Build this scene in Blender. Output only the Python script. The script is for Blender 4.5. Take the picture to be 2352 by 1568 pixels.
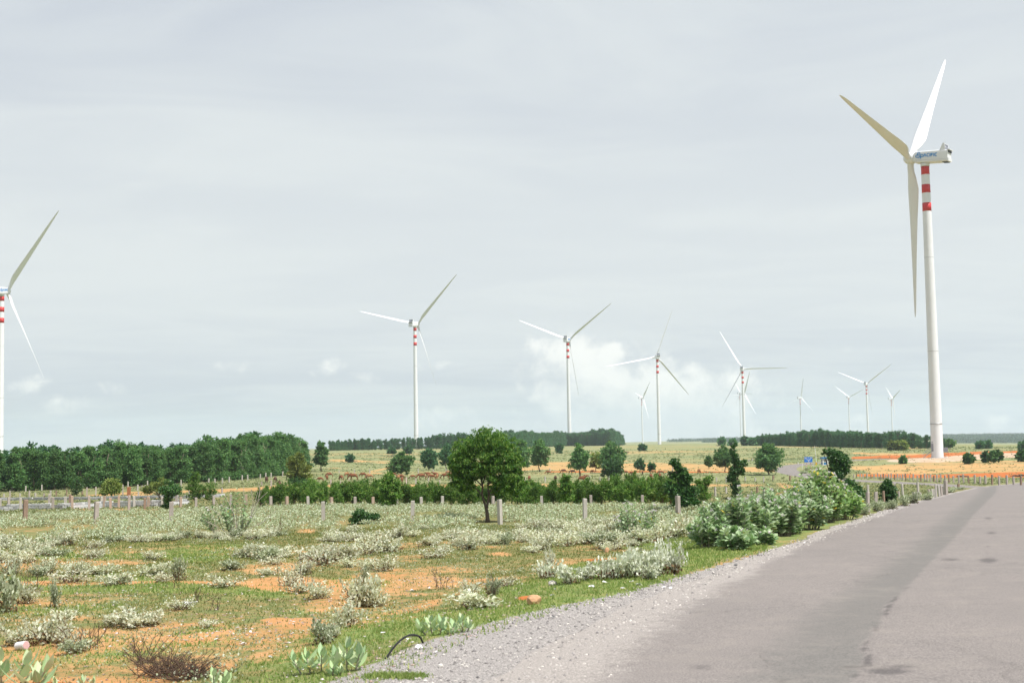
import bpy, math, random
import numpy as np
from itertools import product

# ---------------------------------------------------------------- camera, sky, sun, exposure
S = bpy.context.scene
COL = S.collection
for o in list(bpy.data.objects):
    bpy.data.objects.remove(o)

FOC = 2940.0                      # focal length in pixels of a 2352 x 1568 frame
PITCH, ROLL = math.radians(4.43), math.radians(-1.0)
CAMZ = 3.0
def _rx(a):
    c, s = math.cos(a), math.sin(a); return np.array([[1,0,0],[0,c,-s],[0,s,c]])
def _rz(a):
    c, s = math.cos(a), math.sin(a); return np.array([[c,-s,0],[s,c,0],[0,0,1]])
CM = _rx(math.pi/2 + PITCH) @ _rz(ROLL)
cam = bpy.data.cameras.new("camera")
cam.sensor_width = 36.0
cam.lens = FOC / 2352.0 * 36.0
cam.clip_start = 0.1
cam.clip_end = 40000
cam.dof.use_dof = True
cam.dof.focus_distance = 90.0
cam.dof.aperture_fstop = 2.8
camo = bpy.data.objects.new("camera", cam)
from mathutils import Matrix, Vector
m4 = Matrix([list(CM[0])+[0], list(CM[1])+[0], list(CM[2])+[CAMZ], [0,0,0,1]])
camo.matrix_world = m4
COL.objects.link(camo)
S.camera = camo

SUN_EL = math.radians(61.0)
SUN_AZ = math.radians(122.0)      # clockwise from the view direction: to the right, a little behind
sund = Vector((math.sin(SUN_AZ)*math.cos(SUN_EL), math.cos(SUN_AZ)*math.cos(SUN_EL), math.sin(SUN_EL)))
sl = bpy.data.lights.new("sun", 'SUN')
sl.energy = 4.9
sl.angle = math.radians(0.6)
sl.color = (1.0, 0.955, 0.89)
so = bpy.data.objects.new("sun", sl)
so.rotation_euler = sund.to_track_quat('Z', 'Y').to_euler()
so.location = (60, -30, 120)
COL.objects.link(so)

S.view_settings.view_transform = 'Standard'
S.view_settings.look = 'None'
S.view_settings.gamma = 1.0
S.view_settings.use_curve_mapping = False
S.view_settings.exposure = 0.46

def rays(u, v):
    u = np.asarray(u, float); v = np.asarray(v, float)
    d = np.stack([(u-1176)/FOC, -(v-784)/FOC, -np.ones_like(u)], -1)
    return d @ CM.T
def project(p):
    c = (np.asarray(p, float) - np.array([0,0,CAMZ])) @ CM
    w = np.where(-c[...,2] > 0.01, -c[...,2], np.nan)
    return 1176 + FOC*c[...,0]/w, 784 - FOC*c[...,1]/w

# ---- sky: Nishita air under a thin veil of high cloud, cumulus low over the horizon
W = bpy.data.worlds.new("World"); S.world = W; W.use_nodes = True
nt = W.node_tree
for n in list(nt.nodes): nt.nodes.remove(n)
class NB:
    """tiny node helper"""
    def __init__(s, nt): s.nt = nt
    def n(s, t, **kw):
        x = s.nt.nodes.new(t)
        for k, v in kw.items():
            setattr(x, k, v)
        return x
    def put(s, sock, v):
        if isinstance(v, bpy.types.NodeSocket): s.nt.links.new(v, sock)
        elif v is not None: sock.default_value = v
    def m(s, op, a, b=None, c=None, clamp=False):
        x = s.n('ShaderNodeMath', operation=op, use_clamp=clamp)
        s.put(x.inputs[0], a)
        if b is not None: s.put(x.inputs[1], b)
        if c is not None: s.put(x.inputs[2], c)
        return x.outputs[0]
    def step(s, v, lo, hi, to0=0.0, to1=1.0):
        x = s.n('ShaderNodeMapRange', interpolation_type='SMOOTHSTEP')
        s.put(x.inputs[0], v); s.put(x.inputs[1], lo); s.put(x.inputs[2], hi)
        x.inputs[3].default_value = to0; x.inputs[4].default_value = to1
        return x.outputs[0]
    def mix(s, f, a, b, blend='MIX'):
        x = s.n('ShaderNodeMix', data_type='RGBA', blend_type=blend)
        s.put(x.inputs[0], f)
        for i, v in ((6, a), (7, b)):
            if isinstance(v, tuple): v = (v[0], v[1], v[2], 1.0)
            s.put(x.inputs[i], v)
        return x.outputs[2]
    def noise(s, vec, scale, detail=4.0, rough=0.55, dist=0.0):
        x = s.n('ShaderNodeTexNoise')
        if vec is not None: s.put(x.inputs['Vector'], vec)
        x.inputs['Scale'].default_value = scale; x.inputs['Detail'].default_value = detail
        x.inputs['Roughness'].default_value = rough; x.inputs['Distortion'].default_value = dist
        return x.outputs[0]
    def comb(s, x_, y_, z_):
        x = s.n('ShaderNodeCombineXYZ')
        s.put(x.inputs[0], x_); s.put(x.inputs[1], y_); s.put(x.inputs[2], z_)
        return x.outputs[0]
    def attr(s, name):
        return s.n('ShaderNodeAttribute', attribute_name=name).outputs['Fac']
B = NB(nt)
tc = B.n('ShaderNodeTexCoord').outputs['Generated']
sx = B.n('ShaderNodeSeparateXYZ'); nt.links.new(tc, sx.inputs[0])
X, Y, Z = sx.outputs
Zp = B.m('MAXIMUM', Z, 0.0)
sky = B.n('ShaderNodeTexSky', sky_type='NISHITA', sun_disc=False)
sky.sun_elevation = SUN_EL
sky.sun_rotation = SUN_AZ
sky.altitude = 30; sky.air_density = 1.0; sky.dust_density = 2.0; sky.ozone_density = 1.0
# direction projected on a cloud sheet far above
den = B.m('ADD', Zp, 0.10)
px_ = B.m('DIVIDE', X, den); py_ = B.m('DIVIDE', Y, den)
pv = B.comb(B.m('ADD', B.m('MULTIPLY', px_, 0.75), B.m('MULTIPLY', py_, -0.10)), B.m('MULTIPLY', py_, 1.25), 0.37)
n1 = B.noise(pv, 0.55, 3.0, 0.5, 0.5)
n2 = B.noise(pv, 1.7, 5.0, 0.55, 0.9)
veil = B.m('ADD', B.m('MULTIPLY', n1, 0.55), B.m('MULTIPLY', n2, 0.45))
veil = B.step(veil, 0.38, 0.62)
air = B.mix(1.0, sky.outputs[0], (0.055, 0.055, 0.055), 'MULTIPLY')
SKYW = 0.565
air2 = B.mix(0.90, air, (0.480*SKYW/.62, 0.520*SKYW/.62, 0.585*SKYW/.62))
white = (0.642*SKYW/.62, 0.680*SKYW/.62, 0.680*SKYW/.62)
hz = B.step(Zp, 0.0, 0.22)
vf = B.m('ADD', B.m('MULTIPLY', veil, 0.50), 0.14)
c0 = B.mix(vf, air2, white)
# broad brighter veil over the middle elevations
mid = B.m('MULTIPLY', B.step(Zp, 0.02, 0.12), B.step(Zp, 0.36, 0.14))
c0 = B.mix(B.m('MULTIPLY', mid, 0.60), c0, (0.642*SKYW/.62, 0.677*SKYW/.62, 0.675*SKYW/.62))
# cumulus: soft heaps low over the horizon, shaped by noise in azimuth / elevation
yq = B.m('MAXIMUM', Y, 0.02)
AZ = B.m('DIVIDE', X, yq); EL = B.m('DIVIDE', Z, yq)
cv = B.comb(AZ, EL, B.m('MULTIPLY', Y, 0.0))
cn = B.noise(cv, 30.0, 8.0, 0.62, 0.25)
cn2 = B.noise(cv, 70.0, 4.0, 0.55, 0.2)
cnz = B.m('ADD', B.m('MULTIPLY', cn, 0.75), B.m('MULTIPLY', cn2, 0.25))
heaps = [(1330,835,120,60,1.0),(1235,800,40,34,.8),(1400,815,45,30,1.0),(1300,905,85,60,.9),(1430,905,190,85,1.0),(1570,905,170,62,1.0),
         (1670,885,70,34,.85),(1480,970,280,62,.95),(50,885,62,28,.72),(265,892,45,24,.58),(150,925,130,24,.45),(535,838,46,20,.5),
         (760,845,50,24,.6),(825,864,50,18,.52),(1020,838,60,16,.55),(980,955,120,30,.45),(1940,798,60,16,.35),(2280,965,70,26,.45),
         (1900,1000,120,28,.45),(1960,965,60,18,.4),(2150,770,90,18,.25)]
tot = None; low = None
for (u, v, ru, rv, st) in heaps:
    r = rays(u, v); a0, e0 = r[0]/r[1], r[2]/r[1]
    da = B.m('MULTIPLY', B.m('SUBTRACT', AZ, float(a0)), FOC/ru)
    de = B.m('MULTIPLY', B.m('SUBTRACT', EL, float(e0)), FOC/rv)
    q = B.m('ADD', B.m('MULTIPLY', da, da), B.m('MULTIPLY', de, de))
    g = B.m('MULTIPLY', B.m('POWER', 2.718, B.m('MULTIPLY', q, -0.85)), st)
    gl = B.m('MULTIPLY', g, de)
    tot = g if tot is None else B.m('MAXIMUM', tot, g)
    low = gl if low is None else B.m('ADD', low, gl)
cum = B.m('ADD', tot, B.m('MULTIPLY', B.m('SUBTRACT', cnz, 0.5), 2.2))
cum = B.m('MULTIPLY', B.step(cum, 0.24, 0.80), B.step(tot, 0.04, 0.30))
shade = B.step(B.m('ADD', B.m('MULTIPLY', low, 0.55), B.m('MULTIPLY', B.m('SUBTRACT', cn, 0.5), 2.4)), -0.6, 0.55)
ccol = B.mix(shade, (0.60*SKYW/.62, 0.635*SKYW/.62, 0.655*SKYW/.62), (0.84*SKYW/.62, 0.845*SKYW/.62, 0.81*SKYW/.62))
c1 = B.mix(B.m('MULTIPLY', cum, 0.95), c0, ccol)
bg = B.n('ShaderNodeBackground'); bg.inputs[1].default_value = 0.1
c10 = B.mix(1.0, c1, (10.0, 10.0, 10.0), 'MULTIPLY')
nt.links.new(c10, bg.inputs[0])
wo = B.n('ShaderNodeOutputWorld'); nt.links.new(bg.outputs[0], wo.inputs[0])

S.render.engine = 'CYCLES'
S.cycles.max_bounces = 6
S.cycles.transparent_max_bounces = 6
S.cycles.volume_bounces = 1
S.cycles.use_denoising = True
S.cycles.use_adaptive_sampling = True
S.cycles.adaptive_threshold = 0.02

# ---------------------------------------------------------------- helpers
rng = np.random.default_rng(7)
random.seed(7)

def _hash(ix, iy, s):
    h = (ix.astype(np.int64)*374761393 + iy.astype(np.int64)*668265263 + s*974634777) & 0xffffffff
    h = ((h ^ (h >> 13))*1274126177) & 0xffffffff
    return ((h ^ (h >> 16)) & 0xffff)/65535.0
def vnoise(x, y, s=0):
    x = np.asarray(x, float); y = np.asarray(y, float)
    ix = np.floor(x); iy = np.floor(y); fx = x-ix; fy = y-iy
    fx = fx*fx*(3-2*fx); fy = fy*fy*(3-2*fy)
    a = _hash(ix,iy,s); b = _hash(ix+1,iy,s); c = _hash(ix,iy+1,s); d = _hash(ix+1,iy+1,s)
    return (a*(1-fx)+b*fx)*(1-fy) + (c*(1-fx)+d*fx)*fy
def fbm(x, y, s=0, o=4):
    t = 0; a = .5; n = 0
    for i in range(o):
        t = t + a*vnoise(x*2**i+17.3*i, y*2**i-9.1*i, s+i); n += a; a *= .55
    return t/n
def sstep(x, a, b):
    t = np.clip((x-a)/(b-a), 0, 1); return t*t*(3-2*t)

class MB:
    """collects faces of one mesh"""
    def __init__(s):
        s.V = []; s.F = []; s.M = []; s.n = 0; s.sm = []
    def add(s, V, F, mi=0, smooth=False):
        V = np.asarray(V, float).reshape(-1, 3); F = np.asarray(F, np.int64)
        s.V.append(V); s.F.append(F + s.n); s.M.append(np.full(len(F), mi)); s.sm.append(np.full(len(F), smooth)); s.n += len(V)
        return s
    def box(s, c, d, mi=0, R=None):
        d = np.asarray(d, float)/2
        P = np.array([(sx_*d[0], sy_*d[1], sz_*d[2]) for sz_ in (-1,1) for sy_ in (-1,1) for sx_ in (-1,1)])
        if R is not None: P = P @ np.asarray(R).T
        return s.add(P+np.asarray(c), [(0,2,3,1),(4,5,7,6),(0,1,5,4),(2,6,7,3),(0,4,6,2),(1,3,7,5)], mi)
    def tube(s, pts, rad, k=6, mi=0, smooth=True, cap=True):
        pts = np.asarray(pts, float); n = len(pts)
        rad = np.broadcast_to(np.asarray(rad, float), (n,))
        V = []
        t = np.gradient(pts, axis=0); t /= np.linalg.norm(t, axis=1)[:,None]+1e-12
        ref = np.array([0,0,1.]) if abs(t[0][2]) < .9 else np.array([1.,0,0])
        for i in range(n):
            a = np.cross(t[i], ref); a /= np.linalg.norm(a)+1e-12; b = np.cross(t[i], a)
            ref = np.cross(a, t[i]) if False else ref
            an = np.arange(k)*2*np.pi/k
            V.append(pts[i] + rad[i]*(np.cos(an)[:,None]*a + np.sin(an)[:,None]*b))
        F = [(i*k+j, i*k+(j+1)%k, (i+1)*k+(j+1)%k, (i+1)*k+j) for i in range(n-1) for j in range(k)]
        s.add(np.concatenate(V), F, mi, smooth)
        if cap:
            for i0 in (0, n-1):
                c = len(s.V)
                ring = V[i0]; ce = pts[i0]
                s.add(np.vstack([ring, ce]), [((j+1)%k, j, k, k) if i0 == 0 else (j, (j+1)%k, k, k) for j in range(k)], mi)
        return s
    def mesh(s, name, mats):
        V = np.concatenate(s.V)
        me = bpy.data.meshes.new(name)
        F4 = []; lens = []
        flat = []; L = []
        for F in s.F:
            if F.shape[1] == 4:
                tri = F[:,2] == F[:,3]
                if tri.any():
                    for f, t in zip(F, tri):
                        if t: flat.append(f[:3]); L.append([3])
                        else: flat.append(f); L.append([4])
                else:
                    flat.append(F.ravel()); L.append(np.full(len(F), 4))
            else:
                flat.append(F.ravel()); L.append(np.full(len(F), F.shape[1]))
        flat = np.concatenate(flat).astype(np.int32); L = np.concatenate(L).astype(np.int32)
        me.vertices.add(len(V)); me.vertices.foreach_set('co', V.astype(np.float32).ravel())
        me.loops.add(len(flat)); me.loops.foreach_set('vertex_index', flat)
        me.polygons.add(len(L))
        st = np.concatenate([[0], np.cumsum(L)[:-1]]).astype(np.int32)
        me.polygons.foreach_set('loop_start', st)
        me.polygons.foreach_set('material_index', np.concatenate(s.M).astype(np.int32))
        me.polygons.foreach_set('use_smooth', np.concatenate(s.sm).astype(bool))
        me.update(calc_edges=True); me.validate()
        for m_ in (mats if isinstance(mats, (list, tuple)) else [mats]): me.materials.append(m_)
        return me

def tag(o, label=None, cat=None, group=None, kind=None):
    if label: o['label'] = label
    if cat: o['category'] = cat
    if group: o['group'] = group
    if kind: o['kind'] = kind
    return o
def obj(name, me, parent=None, loc=None, rot=None, scale=None):
    o = bpy.data.objects.new(name, me)
    if parent is not None: o.parent = parent
    if loc is not None: o.location = loc
    if rot is not None: o.rotation_euler = rot
    if scale is not None: o.scale = scale
    COL.objects.link(o)
    return o
def thing(name, label, cat, loc, rz=0.0, scale=(1,1,1), group=None, rot=None):
    o = obj(name, None, None, loc, rot if rot is not None else (0,0,rz), scale)
    o.empty_display_size = 0.3
    return tag(o, label, cat, group)
def place(name, parts, loc, rz=0.0, scale=(1,1,1), label=None, cat=None, group=None, rot=None):
    """a thing at loc with its parts [(part name, mesh), ...], meshes shared between copies"""
    if isinstance(scale, (int, float)): scale = (scale,)*3
    t = thing(name, label, cat, loc, rz, scale, group, rot)
    for pn, me in parts:
        obj(pn, me, t)
    return t

# ---------------------------------------------------------------- materials
def newmat(name):
    m = bpy.data.materials.new(name); m.use_nodes = True
    t = m.node_tree
    for n in list(t.nodes): t.nodes.remove(n)
    b = NB(t); out = b.n('ShaderNodeOutputMaterial')
    p = b.n('ShaderNodeBsdfPrincipled'); t.links.new(p.outputs[0], out.inputs[0])
    p.inputs['Specular IOR Level'].default_value = 0.25
    return m, b, p, out
def plain(name, c1, c2=None, scale=3.0, rough=0.7, metal=0.0, bump=0.0, detail=5.0):
    m, b, p, out = newmat(name)
    pos = b.n('ShaderNodeTexCoord').outputs['Object']
    f = b.noise(pos, scale, detail, 0.6)
    b.put(p.inputs['Base Color'], b.mix(b.step(f, 0.3, 0.7), c1, c2 or tuple(x*.8 for x in c1)))
    p.inputs['Roughness'].default_value = rough; p.inputs['Metallic'].default_value = metal
    if bump:
        bn = b.n('ShaderNodeBump'); bn.inputs['Strength'].default_value = bump; bn.inputs['Distance'].default_value = 0.02
        b.put(bn.inputs['Height'], f); b.put(p.inputs['Normal'], bn.outputs[0])
    return m
def leafmat(name, stops, trans=0.28, rough=0.6, objvar=0.25, spec=0.2):
    """leaf colour varies leaf by leaf (each leaf is an island) and a little plant by plant"""
    m, b, p, out = newmat(name)
    g = b.n('ShaderNodeNewGeometry')
    cr = b.n('ShaderNodeValToRGB')
    e = cr.color_ramp.elements
    while len(e) < len(stops): e.new(0.5)
    for i, (pos, c) in enumerate(stops):
        e[i].position = pos; e[i].color = (c[0], c[1], c[2], 1)
    b.put(cr.inputs[0], g.outputs['Random Per Island'])
    oi = b.n('ShaderNodeObjectInfo')
    k = b.m('ADD', b.m('MULTIPLY', oi.outputs['Random'], objvar*2), 1-objvar)
    col = b.mix(1.0, cr.outputs[0], b.comb(k, k, k), 'MULTIPLY')
    b.put(p.inputs['Base Color'], col)
    p.inputs['Roughness'].default_value = rough; p.inputs['Specular IOR Level'].default_value = spec
    tr = b.n('ShaderNodeBsdfTranslucent')
    b.put(tr.inputs[0], b.mix(1.0, col, (1.0, 1.05, 0.75), 'MULTIPLY'))
    mx = b.n('ShaderNodeMixShader'); mx.inputs[0].default_value = trans
    m.node_tree.links.new(p.outputs[0], mx.inputs[1]); m.node_tree.links.new(tr.outputs[0], mx.inputs[2])
    m.node_tree.links.new(mx.outputs[0], out.inputs[0])
    return m

# ---------------------------------------------------------------- terrain heights
TD = np.array([2, 16, 30, 52, 67, 85, 118, 160, 200, 235, 310, 400, 550, 700, 1000, 1400, 2200, 3000, 3600, 4500, 8600], float)
TU = np.array([0, 600, 1176, 1700, 2155, 2352], float)
TZ = np.array([   # height below the eye
 # 2    16    30     52     67    85    118   160   200   235   310   400   550   700   1000  1400   2200   3000   3600   4500   8600
 [-3.0,-3.0,-3.15, -3.5, -3.9, -4.4, -5.4, -6.1, -6.5, -6.7, -6.2, -5.2, -4.0, -3.0, -4.0, -6.0, -10.0, -14.0, -16.0, -16.0, -30.0],
 [-3.0,-3.0,-3.1,  -3.45,-4.0, -4.4, -5.2, -5.8, -6.1, -6.25,-6.7, -6.2, -5.0, -3.4, -4.5, -6.0, -10.0, -14.0, -16.0, -16.0, -30.0],
 [-3.0,-3.0,-3.1,  -3.4, -3.9, -4.45,-5.4, -6.2, -7.2, -7.8, -8.2, -7.9, -6.4, -3.9, -5.0, -6.0, -10.0, -13.0, -14.0, -14.0, -30.0],
 [-3.0,-3.0,-3.05, -3.5, -4.0, -4.6, -5.6, -6.6, -7.4, -8.0, -8.2, -7.6, -6.2, -4.5, -5.2, -6.2,  -9.5, -11.5, -8.5,  -7.5, -30.0],
 [-3.0,-3.0,-3.0,  -3.3, -3.75,-4.3, -5.4, -6.6, -7.5, -8.0, -8.0, -7.0, -6.0, -6.3, -8.0, -10.0,-20.0, -26.0, -13.5,  -9.5, -32.0],
 [-3.0,-3.0,-3.0,  -3.2, -3.6, -4.1, -5.3, -6.7, -7.6, -8.1, -8.0, -7.2, -6.5, -7.4, -10.0,-14.0,-22.5, -28.5, -15.0, -12.0, -34.0]])
_nl, _na = 700, 181
_lg = np.linspace(math.log(2), math.log(8600), _nl)
_ag = np.linspace(math.radians(-45), math.radians(45), _na)
_tab = np.empty((_na, _nl))
_ca = np.arctan((TU-1176)/FOC)
_cols = np.array([np.interp(_lg, np.log(TD), TZ[i]) for i in range(len(TU))])
for j in range(_nl): _tab[:, j] = np.interp(_ag, _ca, _cols[:, j])
def _smooth(a, w, ax):
    k = np.exp(-0.5*(np.arange(-3*w, 3*w+1)/w)**2); k /= k.sum()
    p = np.pad(a, [(3*w,3*w) if i == ax else (0,0) for i in range(2)], mode='edge')
    return np.apply_along_axis(lambda r: np.convolve(r, k, 'valid'), ax, p)
_tab = _smooth(_smooth(_tab, 9, 1), 6, 0) + CAMZ

def base_z(x, y):
    x = np.asarray(x, float); y = np.asarray(y, float)
    r = np.clip(np.hypot(x, y), 2, 8590); a = np.arctan2(x, y)
    # behind the camera both edge profiles blend into one
    wrap = np.clip((np.abs(a)-math.radians(45))/math.radians(135), 0, 1)
    a = np.clip(a, -math.radians(44.9), math.radians(44.9)) * (1-wrap)
    fi = (a-_ag[0])/(_ag[1]-_ag[0]); fj = (np.log(r)-_lg[0])/(_lg[1]-_lg[0])
    i = np.clip(fi.astype(int), 0, _na-2); j = np.clip(fj.astype(int), 0, _nl-2)
    ti = fi-i; tj = fj-j
    return (_tab[i,j]*(1-ti)+_tab[i+1,j]*ti)*(1-tj) + (_tab[i,j+1]*(1-ti)+_tab[i+1,j+1]*ti)*tj
_ds = np.geomspace(4, 8500, 2600)
def unproj(u, v, f=base_z):
    r = rays(u, v); h = math.hypot(r[0], r[1]); r = r/h
    x, y, z = r[0]*_ds, r[1]*_ds, CAMZ + r[2]*_ds
    k = z - f(x, y)
    i = int(np.argmax(k < 0)) if (k < 0).any() else len(_ds)-1
    if i == 0: i = 1
    t = k[i-1]/(k[i-1]-k[i]+1e-12); t = min(max(t, 0), 1)
    d = _ds[i-1] + (_ds[i]-_ds[i-1])*t
    return np.array([r[0]*d, r[1]*d, float(f(r[0]*d, r[1]*d))])

def catmull(P, step=0.5):
    P = np.asarray(P, float); out = []
    Q = np.vstack([2*P[0]-P[1], P, 2*P[-1]-P[-2]])
    for i in range(1, len(Q)-2):
        p0, p1, p2, p3 = Q[i-1], Q[i], Q[i+1], Q[i+2]
        n = max(2, int(np.linalg.norm(p2-p1)/step))
        t = np.arange(n)[:,None]/n
        out.append(.5*((2*p1)+(-p0+p2)*t+(2*p0-5*p1+4*p2-p3)*t*t+(-p0+3*p1-3*p2+p3)*t**3))
    out.append(P[-1:])
    return np.concatenate(out)

# ---- the road: left asphalt edge read off as ground points, 7.6 m wide to its right
_le = [unproj(u, v)[:2] for (u, v) in [(1150,1568),(1335,1450),(1560,1350),(1760,1273),(1900,1222),(2010,1182),(2110,1151),(2200,1129),(2262,1117.5),(2345,1108)]]
_d0 = (_le[0]-_le[1]); _d0 /= np.linalg.norm(_d0)
_le = [_le[0]+_d0*30+np.array([0.6,0]), _le[0]+_d0*8] + _le
_d1 = _le[-1]-_le[-2]; _d1 /= np.linalg.norm(_d1)
_le += [_le[-1]+_d1*60]
LEFT = catmull(_le, 0.2)
_t = np.gradient(LEFT, axis=0); _t /= np.linalg.norm(_t, axis=1)[:,None]
for _ in range(120): _t[1:-1] = (_t[:-2]+_t[1:-1]*2+_t[2:])/4
NRM = np.stack([_t[:,1], -_t[:,0]], 1); NRM /= np.linalg.norm(NRM, axis=1)[:,None]
ROADW = 7.6
# ---- the side road that leaves the bend, winds past the sign and on to the turbine
_sr = [unproj(u, v)[:2] for (u, v) in [(2500,1127),(2352,1121),(2250,1119),(2150,1112.5),(2060,1108),(1971,1103.5),(1900,1099),(1840,1090),(1806,1081),(1812,1072),(1845,1065.5),(1890,1062),(1950,1057.5),(2040,1053)]]
SIDE = catmull(_sr, 0.8)
_t2 = np.gradient(SIDE, axis=0); _t2 /= np.linalg.norm(_t2, axis=1)[:,None]
for _ in range(12): _t2[1:-1] = (_t2[:-2]+_t2[1:-1]*2+_t2[2:])/4
NRM2 = np.stack([_t2[:,1], -_t2[:,0]], 1); NRM2 /= np.linalg.norm(NRM2, axis=1)[:,None]
SIDEW = 5.2

def near_poly(x, y, P, N, cap=60.):
    """signed distance to the polyline, positive on the right of it"""
    shp = np.shape(x); x = np.ravel(x).astype(float); y = np.ravel(y).astype(float)
    out = np.full(len(x), -cap); 
    lo = P.min(0)-cap; hi = P.max(0)+cap
    sel = np.where((x > lo[0]) & (x < hi[0]) & (y > lo[1]) & (y < hi[1]))[0]
    for s in range(0, len(sel), 20000):
        q = sel[s:s+20000]
        d2 = (x[q][:,None]-P[None,:,0])**2 + (y[q][:,None]-P[None,:,1])**2
        k = d2.argmin(1)
        sd = (x[q]-P[k,0])*N[k,0] + (y[q]-P[k,1])*N[k,1]
        d = np.sqrt(d2[np.arange(len(q)), k])
        out[q] = np.sign(sd)*np.minimum(d, cap)
    return out.reshape(shp)
_LP, _LN = LEFT[::4], NRM[::4]
_SP, _SN = SIDE[::2], NRM2[::2]
def ground_z(x, y, road=True):
    """ground surface: base shape, small undulation, field a little below the road, bed cut under the asphalt"""
    x = np.asarray(x, float); y = np.asarray(y, float)
    z = base_z(x, y)
    r = np.hypot(x, y)
    a = near_poly(x, y, _LP, _LN)
    b = np.abs(near_poly(x, y, _SP, _SN))
    off = sstep(-a, 1.2, 6.0)*(a < 0)
    z = z - 0.30*off*sstep(r, 90, 50)
    und = (fbm(x*.22, y*.22, 3, 3)-.5)*0.26 + (fbm(x*1.3, y*1.3, 8, 2)-.5)*0.07*(r < 90)
    z = z + und*np.where(a < 0, off, sstep(a, ROADW+.5, ROADW+4))*sstep(b, SIDEW/2, SIDEW/2+4)
    # asphalt is its own sheet: the bed lies 12 cm lower under it
    z = z - 0.12*((a > 0.25) & (a < ROADW-.25)) - 0.10*(b < SIDEW/2-.35)
    return z
def at(u, v):
    return unproj(u, v, ground_z)
def atz(x, y): return float(ground_z(np.array([x]), np.array([y]))[0])

# ---------------------------------------------------------------- ground sheet
az = np.concatenate([np.radians(np.linspace(-180, -27, 60)[:-1]), np.radians(np.linspace(-27, 27, 521)), np.radians(np.linspace(27, 180, 60)[1:-1])])
rr = np.concatenate([[0.01, 2, 4, 6], np.geomspace(7, 60, 300), np.geomspace(60, 420, 300)[1:], np.geomspace(420, 8500, 170)[1:]])
NA, NR = len(az), len(rr)
GX = np.sin(az)[None,:]*rr[:,None]; GY = np.cos(az)[None,:]*rr[:,None]
gx, gy = GX.ravel(), GY.ravel()
gz_ = ground_z(gx, gy)
GV = np.stack([gx, gy, gz_], 1)
i0 = np.arange(NR-1)[:,None]*NA; j0 = np.arange(NA)[None,:]; j1 = (j0+1) % NA
GF = np.stack([i0+j0, i0+NA+j0, i0+NA+j1, i0+j1], -1).reshape(-1, 4)[:, ::-1]

# soil patches: ground areas given by the points where they lie
gu, gv = project(np.stack([gx, gy, base_z(gx, gy)], 1))
gu = np.nan_to_num(gu, nan=-9999); gv = np.nan_to_num(gv, nan=-9999)
wob = (fbm(gx*.12, gy*.12, 21, 4)-.5)
R_ = np.hypot(gx, gy)
def strip(pts, hw, soft=.5, wobble=1.0):
    """band along a run of ground points; hw = half depth (px of the survey photo), may vary per point"""
    p = np.array(pts, float); hw = np.broadcast_to(np.asarray(hw, float), (len(p),))
    vc = np.interp(gu, p[:,0], p[:,1]); h = np.interp(gu, p[:,0], hw)
    ends = sstep(gu, p[0,0]-15, p[0,0]+30)*sstep(gu, p[-1,0]+15, p[-1,0]-30)
    q = np.abs(gv-vc)/np.maximum(h, .5) + wob*wobble*1.1
    return sstep(q, 1+soft*.6, 1-soft*.6)*ends
def blob(u, v, ru, rv, st=1.0):
    q = ((gu-u)/ru)**2 + ((gv-v)/rv)**2
    return st*sstep(np.sqrt(q)+wob*1.3, 1.25, .55)
front = (gy > 0)
dirt = np.zeros(len(gx)); bank = np.zeros(len(gx)); pale = np.zeros(len(gx)); lush = np.zeros(len(gx))
for pts, hw in [
  ([(187,1138),(270,1136),(360,1133)], [1.5,4,5]), ([(360,1133),(430,1129),(575,1124),(640,1119),(700,1118)], [4,4,4,5,5]),
  ([(690,1119),(780,1119),(850,1122),(960,1123),(1060,1122),(1176,1117),(1250,1115),(1330,1114)], [4,7,9,9,9,7,5,3]),
  ([(1330,1112),(1480,1110),(1640,1114),(1760,1114)], [2,2,3,2]),
  ([(750,1056),(800,1057),(850,1060)], [2,3,1.5]), ([(840,1090),(852,1083),(875,1078),(905,1071)], [2,2.5,2,1.5]), ([(850,1086),(885,1088)],[2,1.5]),
  ([(745,1078),(775,1075)], [2,1.5]), ([(860,1062),(895,1063)], [1.5,1]),
  ([(1180,1078),(1255,1071),(1320,1070),(1420,1074),(1500,1073),(1620,1074),(1730,1078),(1790,1082)], [3,8,11,10,9,8,6,3]),
  ([(1590,1039),(1600,1039),(1612,1039)], [1,1.5,1]),
  ([(1949,1072),(2010,1079),(2100,1078),(2200,1073),(2352,1072),(2500,1070)], [3,9,13,13,14,14]),
  ([(1780,1112),(1840,1122),(1880,1130)], [4,7,4]), ([(1765,1136),(1800,1134)], [4,4]), ([(1850,1107),(1870,1106)],[2,2]),
  ([(1950,1040),(2060,1044),(2130,1042)], [2,3,2]), ([(2060,1027),(2120,1029)], [2,2]),
  ([(170,1171),(270,1171),(380,1170)], [3,4,2]),
  ([(1330,1262),(1420,1262),(1500,1260)], [4,7,5]), ([(1110,1249),(1150,1250),(1180,1252)], [3,5,3]), ([(680,1208),(730,1207)],[3,3]),
  ([(-60,1311),(200,1309),(380,1309),(560,1308)], [5,4,4,6]), ([(540,1309),(620,1309),(720,1313),(830,1313)], [6,12,14,7]),
  ([(760,1405),(850,1404),(940,1375),(1025,1350)], [6,18,16,8]), ([(590,1390),(680,1392),(760,1400)], [8,14,14]),
  ([(560,1470),(640,1470),(700,1480),(760,1500)], [10,22,22,10]), ([(290,1500),(400,1500),(560,1475)], [16,26,16]),
  ([(300,1425),(420,1428),(560,1410)], [8,10,8]),
  ([(-80,1548),(60,1548),(180,1546),(310,1540)], [28,36,38,24]),
  ([(1176,1363),(1210,1364),(1240,1363)], [4,8,3]), ([(940,1500),(980,1490)],[5,5])]:
    dirt = np.maximum(dirt, strip(pts, hw))
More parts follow.
